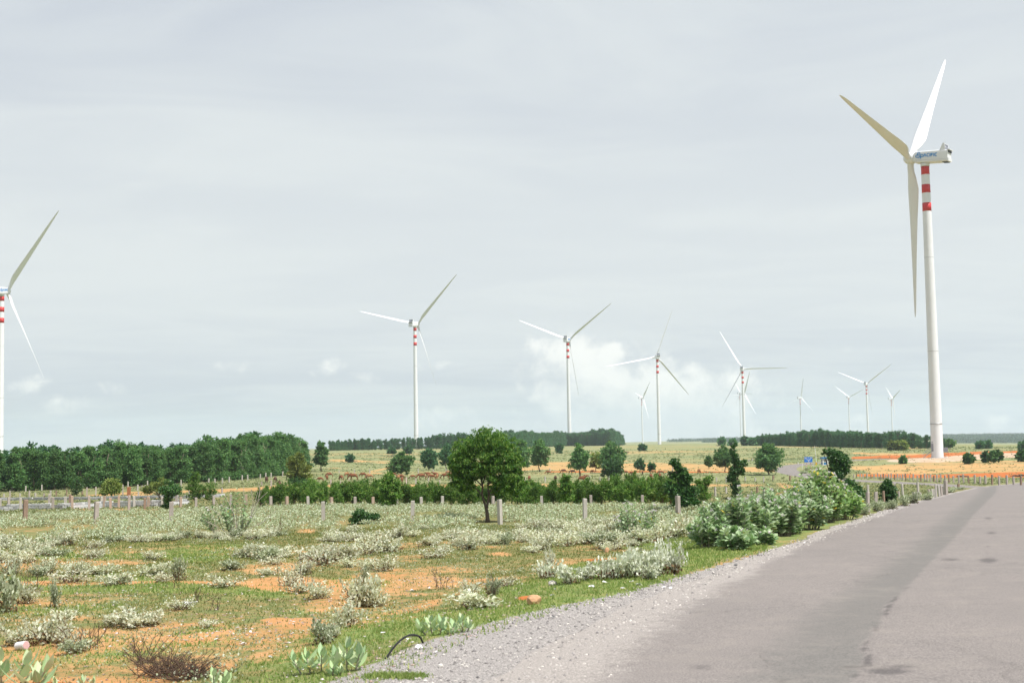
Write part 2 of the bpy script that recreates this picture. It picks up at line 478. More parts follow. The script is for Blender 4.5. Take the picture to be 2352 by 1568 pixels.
for pts, hw in [([(1949,1051),(2030,1049),(2100,1050),(2155,1046),(2240,1042),(2352,1038),(2480,1036)], [2.5,4,5,6,5,3,3]),
                ([(1960,1091),(2030,1092),(2150,1093),(2260,1090),(2352,1090),(2500,1088)], [2,4,4,5,6,6]),
                ([(1245,1083),(1330,1083),(1470,1083),(1600,1084),(1700,1083)], [1.2,1.5,1.5,1.5,1]),
                ([(1180,1363),(1205,1364),(1236,1360)], [4,7,4]), ([(-60,1552),(80,1550),(280,1546)],[20,28,18]), ([(345,1170),(372,1170)],[2,2]),
                ([(1340,1260),(1420,1262),(1490,1258)],[3,5,3]), ([(1500,1158),(1560,1162)],[4,4]), ([(1018,1163),(1040,1164)],[4,4])]:
    bank = np.maximum(bank, strip(pts, hw, .4, .6))
pale = np.maximum(pale, strip([(2030,1058),(2100,1057),(2155,1055),(2230,1050),(2300,1046),(2400,1042)], [2,5,6,6,5.5,5], .3, .3))
# patchy bare soil through the near field
near = sstep(R_, 62, 40)
p1 = fbm(gx*.30, gy*.42, 5, 4)
dirt = np.maximum(dirt, near*(0.55*sstep(p1, .45, .68) + 0.17))
dirt = np.maximum(dirt, .50*strip([(-120,1500),(300,1480),(620,1450),(820,1430)], [70,60,60,40], 1.0, 1.4))
midf = sstep(R_, 45, 70)*sstep(R_, 260, 180)
dirt = np.maximum(dirt, midf*0.30*sstep(fbm(gx*.10, gy*.10, 15, 3), .55, .75))
farf = sstep(R_, 230, 320)
dirt = np.maximum(dirt, farf*0.42*sstep(fbm(gx*.015, gy*.04, 25, 4), .50, .72))
dirt = np.where(R_ > 70, np.minimum(dirt, .70), dirt)*front
# greener hollows, and the verge along the road
dl = -near_poly(gx, gy, _LP, _LN)
verge = sstep(dl, 0.3, .9)*sstep(dl, 6.0, 3.2)*(R_ < 120)
lush = np.clip(0.9*verge*(1-.6*sstep(fbm(gx*.5, gy*.5, 31, 3), .5, .7)) + .8*sstep(fbm(gx*.16+3, gy*.22, 41, 3), .50, .66)*sstep(R_, 75, 30), 0, 1)
dirt *= 1-.85*verge
gw = np.interp(R_, [15,20,23,26,31,40], [2.25,2.15,1.7,.85,.5,.25])
grav = sstep(dl, gw*1.25, gw*.8)*(R_ < 130)
gm = MB().add(GV, GF, 0, True)

m, b, p, out = newmat("field soil and grass")
pos = b.n('ShaderNodeNewGeometry').outputs['Position']
nA = b.noise(pos, 0.35, 6, .62); nB = b.noise(pos, 2.2, 6, .65); nC = b.noise(pos, 14.0, 4, .7); nD = b.noise(pos, 0.05, 5, .6)
spx = b.n('ShaderNodeSeparateXYZ'); b.put(spx.inputs[0], pos)
dist = b.m('SQRT', b.m('ADD', b.m('MULTIPLY', spx.outputs[0], spx.outputs[0]), b.m('MULTIPLY', spx.outputs[1], spx.outputs[1])))
far = b.step(spx.outputs[1], 90.0, 300.0)
# banded growth out in the pasture: rows of grazed and ungrazed ground
mpn = b.n('ShaderNodeMapping'); b.put(mpn.inputs[0], pos); mpn.inputs['Scale'].default_value = (0.03, 0.16, 0.1)
nE = b.noise(mpn.outputs[0], 1.0, 6, .65)
mp2 = b.n('ShaderNodeMapping'); b.put(mp2.inputs[0], pos); mp2.inputs['Scale'].default_value = (0.22, 0.9, 0.1)
nF = b.noise(mp2.outputs[0], 1.0, 5, .7)
dA, bA, pA, lA, gA = (b.attr(k) for k in ('dirt','bank','pale','lush','gravel'))
grass = b.mix(b.step(nB, .35, .68), (.145,.165,.065), (.235,.190,.088))
grass = b.mix(b.m('MULTIPLY', b.step(nC, .45, .62), .35), grass, (.07,.10,.03))
grass = b.mix(b.m('MULTIPLY', lA, .75), grass, b.mix(b.step(nB, .35, .65), (.135,.205,.060), (.215,.245,.09)))
fgr = b.mix(b.step(nE, .36, .62), (.155,.195,.088), (.235,.240,.125))
fgr = b.mix(b.m('MULTIPLY', b.step(nF, .50, .66), .45), fgr, (.085,.115,.05))
fgr = b.mix(b.m('MULTIPLY', b.step(nD, .45, .65), .4), fgr, (.25,.24,.125))
grass = b.mix(far, grass, fgr)
sand = b.mix(b.step(nA, .35, .65), (.47,.255,.115), (.42,.205,.080))
sand = b.mix(b.m('MULTIPLY', b.step(nC, .4, .7), .35), sand, (.50,.32,.19))
sand = b.mix(b.m('MULTIPLY', far, .65), sand, (.49,.285,.12))
nmix = b.m('ADD', b.m('MULTIPLY', nB, .55), b.m('MULTIPLY', nC, .45))
nfar = b.m('ADD', b.m('MULTIPLY', nF, .6), b.m('MULTIPLY', nE, .4))
nsel = b.n('ShaderNodeMix', data_type='FLOAT'); b.put(nsel.inputs[0], far); b.put(nsel.inputs[2], nmix); b.put(nsel.inputs[3], nfar)
dm = b.step(b.m('ADD', dA, b.m('MULTIPLY', b.m('SUBTRACT', nsel.outputs[0], .5), 3.4)), .15, .95)
dm = b.m('MULTIPLY', dm, .93)
col = b.mix(dm, grass, sand)
bm_ = b.step(b.m('ADD', bA, b.m('MULTIPLY', b.m('SUBTRACT', nsel.outputs[0], .5), 1.0)), .38, .58)
col = b.mix(bm_, col, b.mix(b.step(nB, .35, .65), (.42,.150,.050), (.35,.105,.032)))
pm = b.step(b.m('ADD', pA, b.m('MULTIPLY', b.m('SUBTRACT', nF, .5), .8)), .40, .58)
col = b.mix(pm, col, b.mix(b.step(nF, .40, .60), (.50,.40,.30), (.36,.25,.17)))
gmk = b.step(b.m('ADD', gA, b.m('MULTIPLY', b.m('SUBTRACT', nB, .5), .9)), .40, .62)
nG = b.noise(pos, 45.0, 3, .7)
col = b.mix(gmk, col, b.mix(b.step(nG, .38, .62), (.15,.14,.137), (.40,.375,.36)))
b.put(p.inputs['Base Color'], col)
p.inputs['Roughness'].default_value = .95; p.inputs['Specular IOR Level'].default_value = .05
bn = b.n('ShaderNodeBump'); bn.inputs['Strength'].default_value = .6; bn.inputs['Distance'].default_value = .05
b.put(bn.inputs['Height'], b.m('ADD', nC, b.m('MULTIPLY', nB, .8))); b.put(p.inputs['Normal'], bn.outputs[0])
M_GROUND = m
me = gm.mesh("ground", M_GROUND)
for nm, arr in (('dirt',dirt),('bank',bank),('pale',pale),('lush',lush),('gravel',grav)):
    a = me.attributes.new(nm, 'FLOAT', 'POINT'); a.data.foreach_set('value', arr.astype(np.float32))
tag(obj("ground", me), kind='structure')

# ---------------------------------------------------------------- roads
m, b, p, out = newmat("worn pale asphalt")
pos = b.n('ShaderNodeNewGeometry').outputs['Position']
nA = b.noise(pos, .25, 5, .6); nB = b.noise(pos, 3.0, 6, .7); nC = b.noise(pos, 38.0, 3, .75)
sA = b.attr('dark_marks'); wA = b.attr('track'); eA = b.attr('edge')
col = b.mix(b.step(nA, .35, .65), (.190,.171,.162), (.168,.153,.146))
col = b.mix(b.m('MULTIPLY', b.step(nC, .42, .66), .65), col, (.29,.262,.25))
col = b.mix(b.m('MULTIPLY', b.step(nC, .50, .34), .60), col, (.085,.08,.083))
col = b.mix(b.m('MULTIPLY', b.step(nB, .50, .68), .18), col, (.14,.13,.13))
tr_ = b.step(b.m('ADD', wA, b.m('MULTIPLY', b.m('SUBTRACT', nB, .5), 1.3)), .1, 1.0)
col = b.mix(b.m('MULTIPLY', tr_, .5), col, (.110,.112,.106))
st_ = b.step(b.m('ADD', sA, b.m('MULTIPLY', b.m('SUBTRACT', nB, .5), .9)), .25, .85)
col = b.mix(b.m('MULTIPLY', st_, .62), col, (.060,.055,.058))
# wandering cracks
wp = b.n('ShaderNodeTexNoise'); b.put(wp.inputs['Vector'], pos); wp.inputs['Scale'].default_value = .9; wp.inputs['Detail'].default_value = 5
va = b.n('ShaderNodeVectorMath', operation='MULTIPLY_ADD'); b.put(va.inputs[0], wp.outputs['Color']); va.inputs[1].default_value = (1.5,1.5,0); b.put(va.inputs[2], pos)
vo = b.n('ShaderNodeTexVoronoi', feature='DISTANCE_TO_EDGE'); b.put(vo.inputs['Vector'], va.outputs[0]); vo.inputs['Scale'].default_value = .30
ck = b.m('MULTIPLY', b.step(vo.outputs['Distance'], .016, .004), b.step(nA, .46, .58))
col = b.mix(b.m('MULTIPLY', ck, .18), col, (.05,.047,.046))
nP = b.noise(pos, 1.1, 4, .6)
col = b.mix(b.m('MULTIPLY', b.step(nP, .52, .66), .22), col, (.26,.235,.21))
ed = b.step(b.m('ADD', eA, b.m('MULTIPLY', b.m('SUBTRACT', nB, .5), 1.0)), .35, .75)
col = b.mix(b.m('MULTIPLY', ed, .75), col, b.mix(b.step(nC, .40, .60), (.22,.20,.19), (.40,.37,.345)))
b.put(p.inputs['Base Color'], col); p.inputs['Roughness'].default_value = .92; p.inputs['Specular IOR Level'].default_value = .12
bn = b.n('ShaderNodeBump'); bn.inputs['Strength'].default_value = .35; bn.inputs['Distance'].default_value = .015
b.put(bn.inputs['Height'], nC); b.put(p.inputs['Normal'], bn.outputs[0])
M_ASPH = m

def ribbon(P, N, offs, dz, crown=0.0):
    V = (P[:,None,:] + N[:,None,:]*offs[None,:,None])
    zz = base_z(V[...,0], V[...,1]) + dz
    k = len(offs); c = offs-offs.mean(); zz += crown*(1-(c/np.abs(c).max())**2)[None,:]
    V3 = np.concatenate([V, zz[...,None]], -1).reshape(-1, 3)
    i = np.arange(len(P)-1)[:,None]*k; j = np.arange(k-1)[None,:]
    F = np.stack([i+j, i+j+1, i+k+j+1, i+k+j], -1).reshape(-1, 4)
    return V3, F
offs = np.linspace(-0.15, ROADW+.15, 66)
edge_n = (fbm(np.arange(len(LEFT))*.065, np.zeros(len(LEFT)), 77, 4)-.5)*.7
V3, F = ribbon(LEFT + NRM*edge_n[:,None], NRM, offs, 0.012, 0.03)
ru, rv = project(V3); ru = np.nan_to_num(ru, nan=-9e3); rv = np.nan_to_num(rv, nan=-9e3)
def rb(u, v, a, c, s=1.0):
    return s*np.exp(-(((ru-u)/a)**2+((rv-v)/c)**2)*1.1)
dark_marks = np.zeros(len(V3))  # soft dark patches on the asphalt, and the dark seam line
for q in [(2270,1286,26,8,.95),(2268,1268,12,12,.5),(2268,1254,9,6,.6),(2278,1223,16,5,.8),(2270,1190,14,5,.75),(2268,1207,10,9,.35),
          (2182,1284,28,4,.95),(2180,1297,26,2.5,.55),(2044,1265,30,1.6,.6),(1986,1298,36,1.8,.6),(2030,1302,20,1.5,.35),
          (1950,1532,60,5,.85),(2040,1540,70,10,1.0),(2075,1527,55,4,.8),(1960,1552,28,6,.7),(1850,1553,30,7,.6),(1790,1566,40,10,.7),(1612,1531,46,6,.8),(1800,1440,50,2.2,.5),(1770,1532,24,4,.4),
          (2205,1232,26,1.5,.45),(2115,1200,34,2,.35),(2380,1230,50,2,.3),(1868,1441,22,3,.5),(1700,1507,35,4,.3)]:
    dark_marks = np.maximum(dark_marks, rb(*q))
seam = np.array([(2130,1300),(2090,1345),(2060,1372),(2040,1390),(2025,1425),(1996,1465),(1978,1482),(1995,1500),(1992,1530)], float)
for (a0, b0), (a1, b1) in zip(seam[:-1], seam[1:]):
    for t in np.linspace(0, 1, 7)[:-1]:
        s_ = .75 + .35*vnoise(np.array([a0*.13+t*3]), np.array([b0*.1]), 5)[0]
        dark_marks = np.maximum(dark_marks, rb(a0+(a1-a0)*t, b0+(b1-b0)*t, 8, 4.5, s_*sstep(b0, 1285, 1400)))
# the wheel track runs left of the seam, parallel with the road
uo = np.tile(offs, len(LEFT))
track = np.zeros(len(V3))
sx_ = np.interp(rv, [1130,1180,1240,1300,1345,1390,1430,1482,1540,1600], [2290,2240,2190,2130,2090,2040,2020,1985,1975,1940])
wd = np.interp(rv, [1130,1300,1400,1600], [40,110,170,300])
track = sstep(ru, sx_+4, sx_-6)*sstep(ru, sx_-wd*1.6, sx_-wd*.35)*.9
edge = sstep(uo, np.interp(np.hypot(V3[:,0],V3[:,1]), [15,25,40], [3.0,2.2,.9]), -.1)*.95
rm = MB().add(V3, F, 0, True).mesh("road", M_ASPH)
for nm, arr in (('dark_marks',dark_marks),('track',track),('edge',edge)):
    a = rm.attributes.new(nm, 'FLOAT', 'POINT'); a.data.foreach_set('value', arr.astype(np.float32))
tag(obj("road", rm), kind='structure')
V3, F = ribbon(SIDE, NRM2, np.linspace(-SIDEW/2, SIDEW/2, 15), 0.006, 0.03)
rm = MB().add(V3, F, 0, True).mesh("side_road", M_ASPH)
tag(obj("side_road", rm), kind='structure')

# ---------------------------------------------------------------- wind turbines
M_WHITE = plain("white turbine paint", (.69,.705,.735), (.65,.665,.695), .35, .38)
M_RED = plain("red warning paint", (.56,.035,.035), (.48,.03,.03), .5, .45)
M_DARK = plain("dark opening", (.03,.032,.04), None, 1, .6)
M_STEEL = plain("galvanised steel", (.42,.43,.45), (.32,.33,.35), 4, .45, .6)
M_LOGO = plain("blue lettering", (.025,.24,.62), (.02,.22,.58), 1, .5)
M_GREYBOX = plain("grey louvred panel", (.30,.31,.35), (.22,.23,.27), 6, .5)

TH = 84.0           # unit tower height; each tower is scaled to its own ground
def tower_mesh(h, bands):
    mb = MB(); k = 40
    hs = [0.0, .02, 9.7, 9.95, 14, h*.33, h*.5, h*.66, h*.8, h-1.0, h]
    r = lambda z: 1.74 - (1.74-1.18)*(max(z,0)/h)**1.0
    a = np.arange(k)*2*np.pi/k
    V = np.concatenate([np.stack([r(z)*np.cos(a), r(z)*np.sin(a), np.full(k, z-.4 if z == 0 else z)], 1) for z in hs])
    F = [(i*k+j, i*k+(j+1)%k, (i+1)*k+(j+1)%k, (i+1)*k+j) for i in range(len(hs)-1) for j in range(k)]
    mb.add(V, F, 0, True)
    return mb.mesh("tower", M_WHITE), r
def ring_mesh(name, r0, r1, z0, z1, mat, k=40):
    a = np.arange(k)*2*np.pi/k; ca, sa = np.cos(a), np.sin(a)
    V = np.concatenate([np.stack([r*ca, r*sa, np.full(k, z)], 1) for r, z in ((r0-.05,z0),(r0,z0),(r1,z1),(r1-.05,z1))])
    F = [(i*k+j, i*k+(j+1)%k, (i+1)*k+(j+1)%k, (i+1)*k+j) for i in range(3) for j in range(k)]
    return MB().add(V, F, 0, True).mesh(name, mat)
def blade_mesh():
    R = 49.6
    st = [(0.9,1.9,1.9,0),(2.6,1.9,1.9,0),(4.2,2.25,1.6,12),(6.5,3.15,1.15,14),(9,3.75,.85,13),(12,3.6,.70,11),(18,3.0,.55,7.5),(25,2.42,.42,4.5),
          (32,1.90,.32,2.2),(39,1.42,.22,.6),(45,1.02,.15,-.5),(48,.68,.10,-1),(49.2,.36,.06,-1.2),(49.6,.06,.02,-1.2)]
    k = 16; V = []
    for r, c, t, tw in st:
        a = np.arange(k)*2*np.pi/k
        x = .5*np.cos(a); y = .5*np.sin(a)
        blend = np.clip((r-2.6)/4.5, 0, 1)
        # airfoil: pointed trailing edge at +x
        ya = .5*np.sin(a)*(1-.55*blend*(np.cos(a)*.5+.5)**1.0) + .06*blend*(1-np.cos(a)**2)
        xx = x*c + blend*c*.20; yy = ya*t
        w = math.radians(tw)
        X_ = xx*math.cos(w) + yy*math.sin(w); Y_ = -xx*math.sin(w) + yy*math.cos(w)
        bend = -1.1*(r/R)**2.2            # loaded blades lean downwind a little
        V.append(np.stack([X_, Y_+0*X_, np.full(k, r)], 1) + np.array([0, 0, 0]))
    F = [(i*k+j, i*k+(j+1)%k, (i+1)*k+(j+1)%k, (i+1)*k+j) for i in range(len(st)-1) for j in range(k)]
    return MB().add(np.concatenate(V), F, 0, True).mesh("blade", M_WHITE)
def lathe_y(name, prof, mat, k=28):
    a = np.arange(k)*2*np.pi/k
    V = np.concatenate([np.stack([r*np.cos(a), np.full(k, y), r*np.sin(a)], 1) for y, r in prof])
    F = [(i*k+j, (i+1)*k+j, (i+1)*k+(j+1)%k, i*k+(j+1)%k) for i in range(len(prof)-1) for j in range(k)]
    return MB().add(V, F, 0, True).mesh(name, mat)
def nacelle_mesh():
    # rounded box swept from the nose (+y) to the tail
    mb = MB(); k = 24
    secs = [(3.05,2.5,2.3,.0),(2.85,3.0,2.9,.0),(2.2,3.3,3.35,-.02),(0,3.45,3.5,.0),(-4,3.45,3.55,.03),(-6.6,3.4,3.55,.06),(-7.35,3.3,3.45,.08)]
    V = []
    for y, w, h, z in secs:
        a = np.arange(k)*2*np.pi/k + np.pi/k
        e = .22
        cx = np.sign(np.cos(a))*np.abs(np.cos(a))**e*w/2; cz = np.sign(np.sin(a))*np.abs(np.sin(a))**e*h/2
        V.append(np.stack([cx, np.full(k, y), cz+z], 1))
    F = [(i*k+j, (i+1)*k+j, (i+1)*k+(j+1)%k, i*k+(j+1)%k) for i in range(len(secs)-1) for j in range(k)]
    mb.add(np.concatenate(V), F)
    for s_, i in ((1,0),(-1,len(secs)-1)):
        mb.add(np.vstack([V[i], [[0, secs[i][0], secs[i][3]]]]), [((j, (j+1)%k, k, k) if s_ > 0 else ((j+1)%k, j, k, k)) for j in range(k)])
    mb.box((0,-7.5,1.75),(3.3,.8,.22))               # roof lip over the tail
    mb.box((0,-7.42,-1.15),(3.36,.5,.9))              # tail sill
    return mb.mesh("nacelle", M_WHITE)
def strokes(P, w, d=.03):
    """flat lettering strokes on the nacelle side: local (s, t) -> boxes"""
    return P
def lettering_mesh(flip):
    mb = MB(); w = .215
    def seg(a, b_, ww=w):
        a = np.array(a, float); b_ = np.array(b_, float); d = b_-a; L = np.linalg.norm(d); n = np.array([-d[1], d[0]])/L*ww/2
        q = [a-n, b_-n, b_+n, a+n]
        x0, x1 = 1.735, 1.765
        V = [(x0, p[0], p[1]) for p in q] + [(x1, p[0], p[1]) for p in q]
        mb.add(V, [(0,3,2,1),(4,5,6,7),(0,1,5,4),(1,2,6,5),(2,3,7,6),(3,0,4,7)])
    def arc(c, rx, rz, a0, a1, n=9, ww=w):
        t = np.radians(np.linspace(a0, a1, n)); p = [(c[0]+rx*math.cos(x), c[1]+rz*math.sin(x)) for x in t]
        for u_, v_ in zip(p[:-1], p[1:]): seg(u_, v_, ww)
    # emblem: two interlocked loops with a tail and the tall P, then  A C I F I C  in capitals
    x = 0.0
    arc((.42,.62), .30, .42, -20, 250, 12, .2); seg((.72,.45),(.72,-.15),.2)
    arc((.10,.05), .42, .30, 60, 300, 12, .2); seg((.25,-.24),(.75,-.20),.2); seg((.30,.10),(.30,.62),.2)
    seg((.30,-.42),(.42,-.42),.2)
    seg((.86,.42),(1.35,.42),.2); arc((1.30,.12), .28, .30, 90, -90, 9, .2); seg((1.35,-.18),(.92,-.18),.2); seg((.95,.20),(.95,-.62),.22)
    x = 1.70
    seg((x,-.16),(x+.30,.62)); seg((x+.30,.62),(x+.60,-.16)); x += .80
    arc((x+.32,.23), .32, .39, 60, 300); x += .74
    seg((x,-.16),(x,.62)); x += .30
    seg((x,-.16),(x,.62)); seg((x,.55),(x+.46,.55)); seg((x,.22),(x+.38,.22)); x += .68
    seg((x,-.16),(x,.62)); x += .26
    arc((x+.32,.23), .32, .39, 60, 300)
    V = np.concatenate(mb.V)*np.array([1,1.2,1.2]); mb.V = [V*np.array([-1, -1, 1]) + np.array([0, 1.75, .12])] if not flip else [V*np.array([1, 1, 1]) + np.array([0, -3.6, .12])]
    F = np.concatenate(mb.F)
    if False: F = F[:, ::-1]
    mb.F = [F]; mb.M = [np.zeros(len(F))]; mb.sm = [np.zeros(len(F), bool)]
    return mb.mesh("lettering", M_LOGO)
def cooler_mesh():
    mb = MB()
    for x in (-1.5, 1.5): mb.add(*_wedge(x), 0)
    mb.box((0,-6.1,3.55),(3.1,.25,.16)); mb.box((0,-6.1,1.98),(3.1,.25,.16)); mb.box((0,-6.1,2.75),(3.0,.22,.12))
    for x in (-.5,.5): mb.box((x,-6.1,2.75),(.12,.24,1.45))
    mb.tube([(.9,-5.6,1.7),(.9,-5.6,5.0)], .05, 5); mb.tube([(-.9,-5.6,1.7),(-.9,-5.6,4.2)], .04, 5)
    return mb.mesh("cooler_frame", M_WHITE)
def _wedge(x):
    V = []
    for dx in (-.09,.09):
        V += [(x+dx,-6.6,1.7),(x+dx,-4.9,1.7),(x+dx,-5.7,3.75),(x+dx,-6.25,3.75)]
    return V, [(0,1,2,3),(7,6,5,4),(0,4,5,1),(1,5,6,2),(2,6,7,3),(3,7,4,0)]
def cooler_panel_mesh():
    mb = MB()
    for i in (-1,0,1):
        for z in (2.38, 3.14): mb.box((i*1.0,-6.1,z),(.80,.12,.62))
    return mb.mesh("radiator", plain("dark blue radiator", (.05,.06,.12), (.08,.09,.16), 5, .5))

TOWER, TR = tower_mesh(TH, None)
BANDS = [ring_mesh("red_band", TR(z0)+.02, TR(z1)+.02, z0, z1, M_RED) for z0, z1 in ((TH-2.95,TH-.42),(TH-8.45,TH-5.95),(TH-13.95,TH-11.45))]
FLANGE = ring_mesh("flange", TR(10)+.09, TR(10)+.09, 9.85, 10.08, M_STEEL)
JOINT = ring_mesh("joint", TR(20)+.03, TR(20)+.03, 19.96, 20.06, M_STEEL)
COLLAR = ring_mesh("collar", 1.30, 1.30, TH-.5, TH+.45, M_WHITE)
BLADE = blade_mesh(); NAC = nacelle_mesh(); COOL = cooler_mesh(); CPAN = cooler_panel_mesh()
HUB = lathe_y("hub", [(2.95,1.35),(3.1,1.62),(3.8,1.78),(4.9,1.78),(5.6,1.5),(6.1,1.05),(6.4,.5),(6.5,.02)], M_WHITE)
ROOT = None
LETTER = lettering_mesh(False); LETTER2 = lettering_mesh(True)
HATCH = MB().box((0,-6.4,-1.62),(2.4,1.5,.42)).mesh("hatch", M_DARK)
VENT = MB().box((0,-7.42,1.25),(2.7,.30,.55)).mesh("vent", M_DARK)
SEAM = MB().box((0,-2.3,-1.02),(3.50,9.2,.05)).mesh("seam", M_STEEL)
FOOT = ring_mesh("foundation", 2.9, 2.75, -.6, .18, plain("grey concrete", (.36,.35,.33), (.28,.27,.26), 2, .9, bump=.2))

def turbine(hub, d, yaw, phase, tilt, cone, label, pitch=118.0, full=False, hscale=1.0, clear=True):
    u, v = hub
    r = rays(u, v); r = r/math.hypot(r[0], r[1])
    H = np.array([0,0,CAMZ]) + r*d
    ya = math.radians(yaw); ti = math.radians(tilt)
    fwd = np.array([math.sin(ya)*math.cos(ti), math.cos(ya)*math.cos(ti), math.sin(ti)])
    top = H - fwd*4.35                       # nacelle reference point above the tower axis
    bx, by = top[0], top[1]
    bz = float(base_z(bx, by))
    h = top[2] - 2.25 - bz
    t = thing("wind_turbine", label, "wind turbine", (bx, by, bz), -ya, (1,1,1), "wind turbines of the wind farm")
    s = h/TH
    obj("tower", TOWER, t, scale=(1,1,s))
    for bm in BANDS:
        obj("red_band", bm, t, loc=(0,0,h-TH))
    obj("collar", COLLAR, t, loc=(0,0,h-TH))
    obj("flange", FLANGE, t)
    for f_ in (.36, .68): obj("joint", JOINT, t, loc=(0,0,h*f_-20), scale=(TR(h*f_*TH/h)/TR(20), TR(h*f_*TH/h)/TR(20), 1))
    nz = h + 2.25
    nac = obj("nacelle", NAC, t, loc=(0,0,nz), rot=(ti,0,0))
    obj("hatch", HATCH, nac); obj("vent", VENT, nac); obj("seam", SEAM, nac)
    cl = obj("cooler", COOL, t, loc=(0,0,nz), rot=(ti,0,0)); obj("radiator", CPAN, cl)
    hb = obj("hub", HUB, t, loc=(0,0,nz), rot=(ti,0,0))
    if full:
        obj("lettering", LETTER if full == 1 else LETTER2, nac)
    for k in range(3):
        a = math.radians(phase + 120*k); c = math.radians(cone)
        # blade frame: z along the blade, chord turned towards downwind by the pitch angle
        Rm = Matrix.Rotation(ti, 4, 'X') @ Matrix.Translation((0,4.35,0)) @ Matrix.Rotation(a, 4, 'Y') @ Matrix.Rotation(-c, 4, 'X') @ Matrix.Rotation(math.radians(-pitch), 4, 'Z') @ Matrix.Diagonal((1, 1 if pitch < 90 else -1, 1, 1))
        bo = obj("blade", BLADE, t)
        bo.matrix_local = Matrix.Translation((0,0,nz)) @ Rm
    return t, (bx, by, bz, h)

TUR = [((2091,364),398,-52.7,40.9,5.1,2.6,"tall nearby wind turbine on the right with blue lettering on its nacelle",1),
 ((16,668),691,11.6,38.1,5.8,.7,"wind turbine cut by the left edge, standing behind the wood",2),
 ((958.6,744),962,21.1,44.3,5.3,0,"wind turbine behind the ridge, left of the lone round tree, first of the row",0),
 ((1306.9,780),1117,19.5,52.8,4.7,1.3,"wind turbine rising from the ridge wood in front of the cumulus cloud",2),
 ((1507.6,819),1256,-4.0,19.9,5.1,.9,"wind turbine with its foot in view on the bare ridge crest",0),
 ((1706,847),1460,16.9,90.8,4.9,.7,"wind turbine with one blade level to the right, two paler ones behind it",0),
 ((1477.5,913),2939,68.3,46.3,5.1,3,"small far turbine just left of the one on the bare ridge crest",0),
 ((1701.4,902.7),3624,53.1,94.5,5.7,-2.8,"faint far turbine half hidden by a nearer tower, its hub on the left",0),
 ((1710.4,903.8),2585,67.0,28.4,6.1,3.7,"pale far turbine right behind a nearer tower, one blade reaching down right",0),
 ((1840.6,913),3212,60.9,15.5,6.1,2.3,"small far turbine alone above the left part of the right-hand wood",0),
 ((1951,911.8),3465,48,68.4,5.7,-3.2,"small far turbine just left of the middle-sized one above the wood",0),
 ((1991.3,881),2070,31,54.1,5.1,1.5,"middle-sized turbine above the wood, between two small far turbines",0),
 ((2051,915),3182,84.2,67.5,5.6,2.1,"small far turbine between the middle-sized one and the tall near tower",0)]
for q in TUR:
    t, info = turbine(q[0], q[1], q[2], q[3], q[4], q[5], q[6], pitch=62.0 if q[7] == 1 else 118.0, full=q[7])
    if q[7] == 1:
        T1, T1i = t, info
# foot of the near turbine: concrete base, door and outside stairs on the left, louvred box on the right
ya = math.radians(-52.7)
to = Matrix.Translation((T1i[0],T1i[1],T1i[2])) @ Matrix.Rotation(-ya, 4, 'Z')
inv = to.inverted()
def tl(dx, dy, dz):      # offset from the tower foot in world axes -> local
    return inv @ Vector((T1i[0]+dx, T1i[1]+dy, T1i[2]+dz))
obj("foundation", FOOT, T1)
ang = ya
st = MB()
for i in range(9):
    st.box((-1.85-.26*i, 0, 2.0-.22*i), (.27,1.0,.04))
for yy in (-.5,.5):
    st.tube([(-1.7,yy,3.1),(-2.0,yy,3.1),(-4.4,yy,1.1),(-4.4,yy,.2)], .035, 5)
    st.tube([(-1.75,yy,1.98),(-4.2,yy,.05)], .05, 5)
    for i in range(0, 9, 2): st.tube([(-1.85-.26*i,yy,2.0-.22*i),(-1.85-.26*i,yy,3.05-.22*i)], .02, 4)
obj("stairs", st.mesh("stairs", M_STEEL), T1, rot=(0,0,ang))
dr = MB().box((0,0,0),(.12,.9,2.3)); dr.box((-.03,0,1.5),(.1,.5,.35))
dm_ = obj("door", dr.mesh("door", M_GREYBOX), T1)
dm_.location = Vector((math.cos(ang+math.radians(200))*1.69, math.sin(ang+math.radians(200))*1.69, 3.15)); dm_.rotation_euler = (0,0,ang+math.radians(200))
bx = MB().box((0,0,0),(1.5,1.0,1.35))
cb = obj("cooling_box", bx.mesh("cooling_box", M_GREYBOX), T1)
cb.location = Vector((math.cos(ang-.25)*2.2, math.sin(ang-.25)*2.2, 2.35)); cb.rotation_euler = (0,0,ang-.25)
lv = MB()
for i in range(6): lv.box((0,-.53,-.5+.2*i),(1.3,.08,.07))
obj("louvre", lv.mesh("louvre", M_STEEL), cb)
pt = MB().tube([(0,0,0),(0,0,1.7)], .05, 6); pt.tube([(.9,0,0),(.9,0,1.7)], .05, 6)
o = obj("strut", pt.mesh("strut", M_RED), T1, loc=(math.cos(ang-.25)*2.1, math.sin(ang-.25)*2.1, 0.15), rot=(0,0,ang-.25))

# ---------------------------------------------------------------- trees
M_BARK = plain("grey brown bark", (.13,.10,.075), (.08,.062,.048), 6, .9, bump=.5)
M_BARKP = plain("pale acacia bark", (.22,.18,.14), (.13,.105,.085), 6, .9, bump=.4)
M_ACACIA = leafmat("acacia leaves", [(0,(.052,.138,.050)),(.5,(.096,.205,.070)),(.85,(.150,.28,.095)),(1,(.21,.33,.125))], .42)
M_ACDARK = leafmat("dark evergreen leaves", [(0,(.040,.118,.056)),(.6,(.070,.185,.080)),(1,(.125,.250,.110))], .38)
M_OLIVE = leafmat("yellow green leaves", [(0,(.085,.135,.032)),(.5,(.165,.225,.052)),(1,(.27,.31,.09))], .36)
M_NEEM = leafmat("fresh green leaflets", [(0,(.034,.110,.020)),(.5,(.078,.180,.030)),(.85,(.16,.27,.046)),(1,(.25,.34,.09))], .40, objvar=0)
M_VINE = leafmat("dark glossy vine leaves", [(0,(.022,.082,.020)),(.6,(.048,.135,.032)),(1,(.12,.225,.06))], .3, .42, spec=.4)
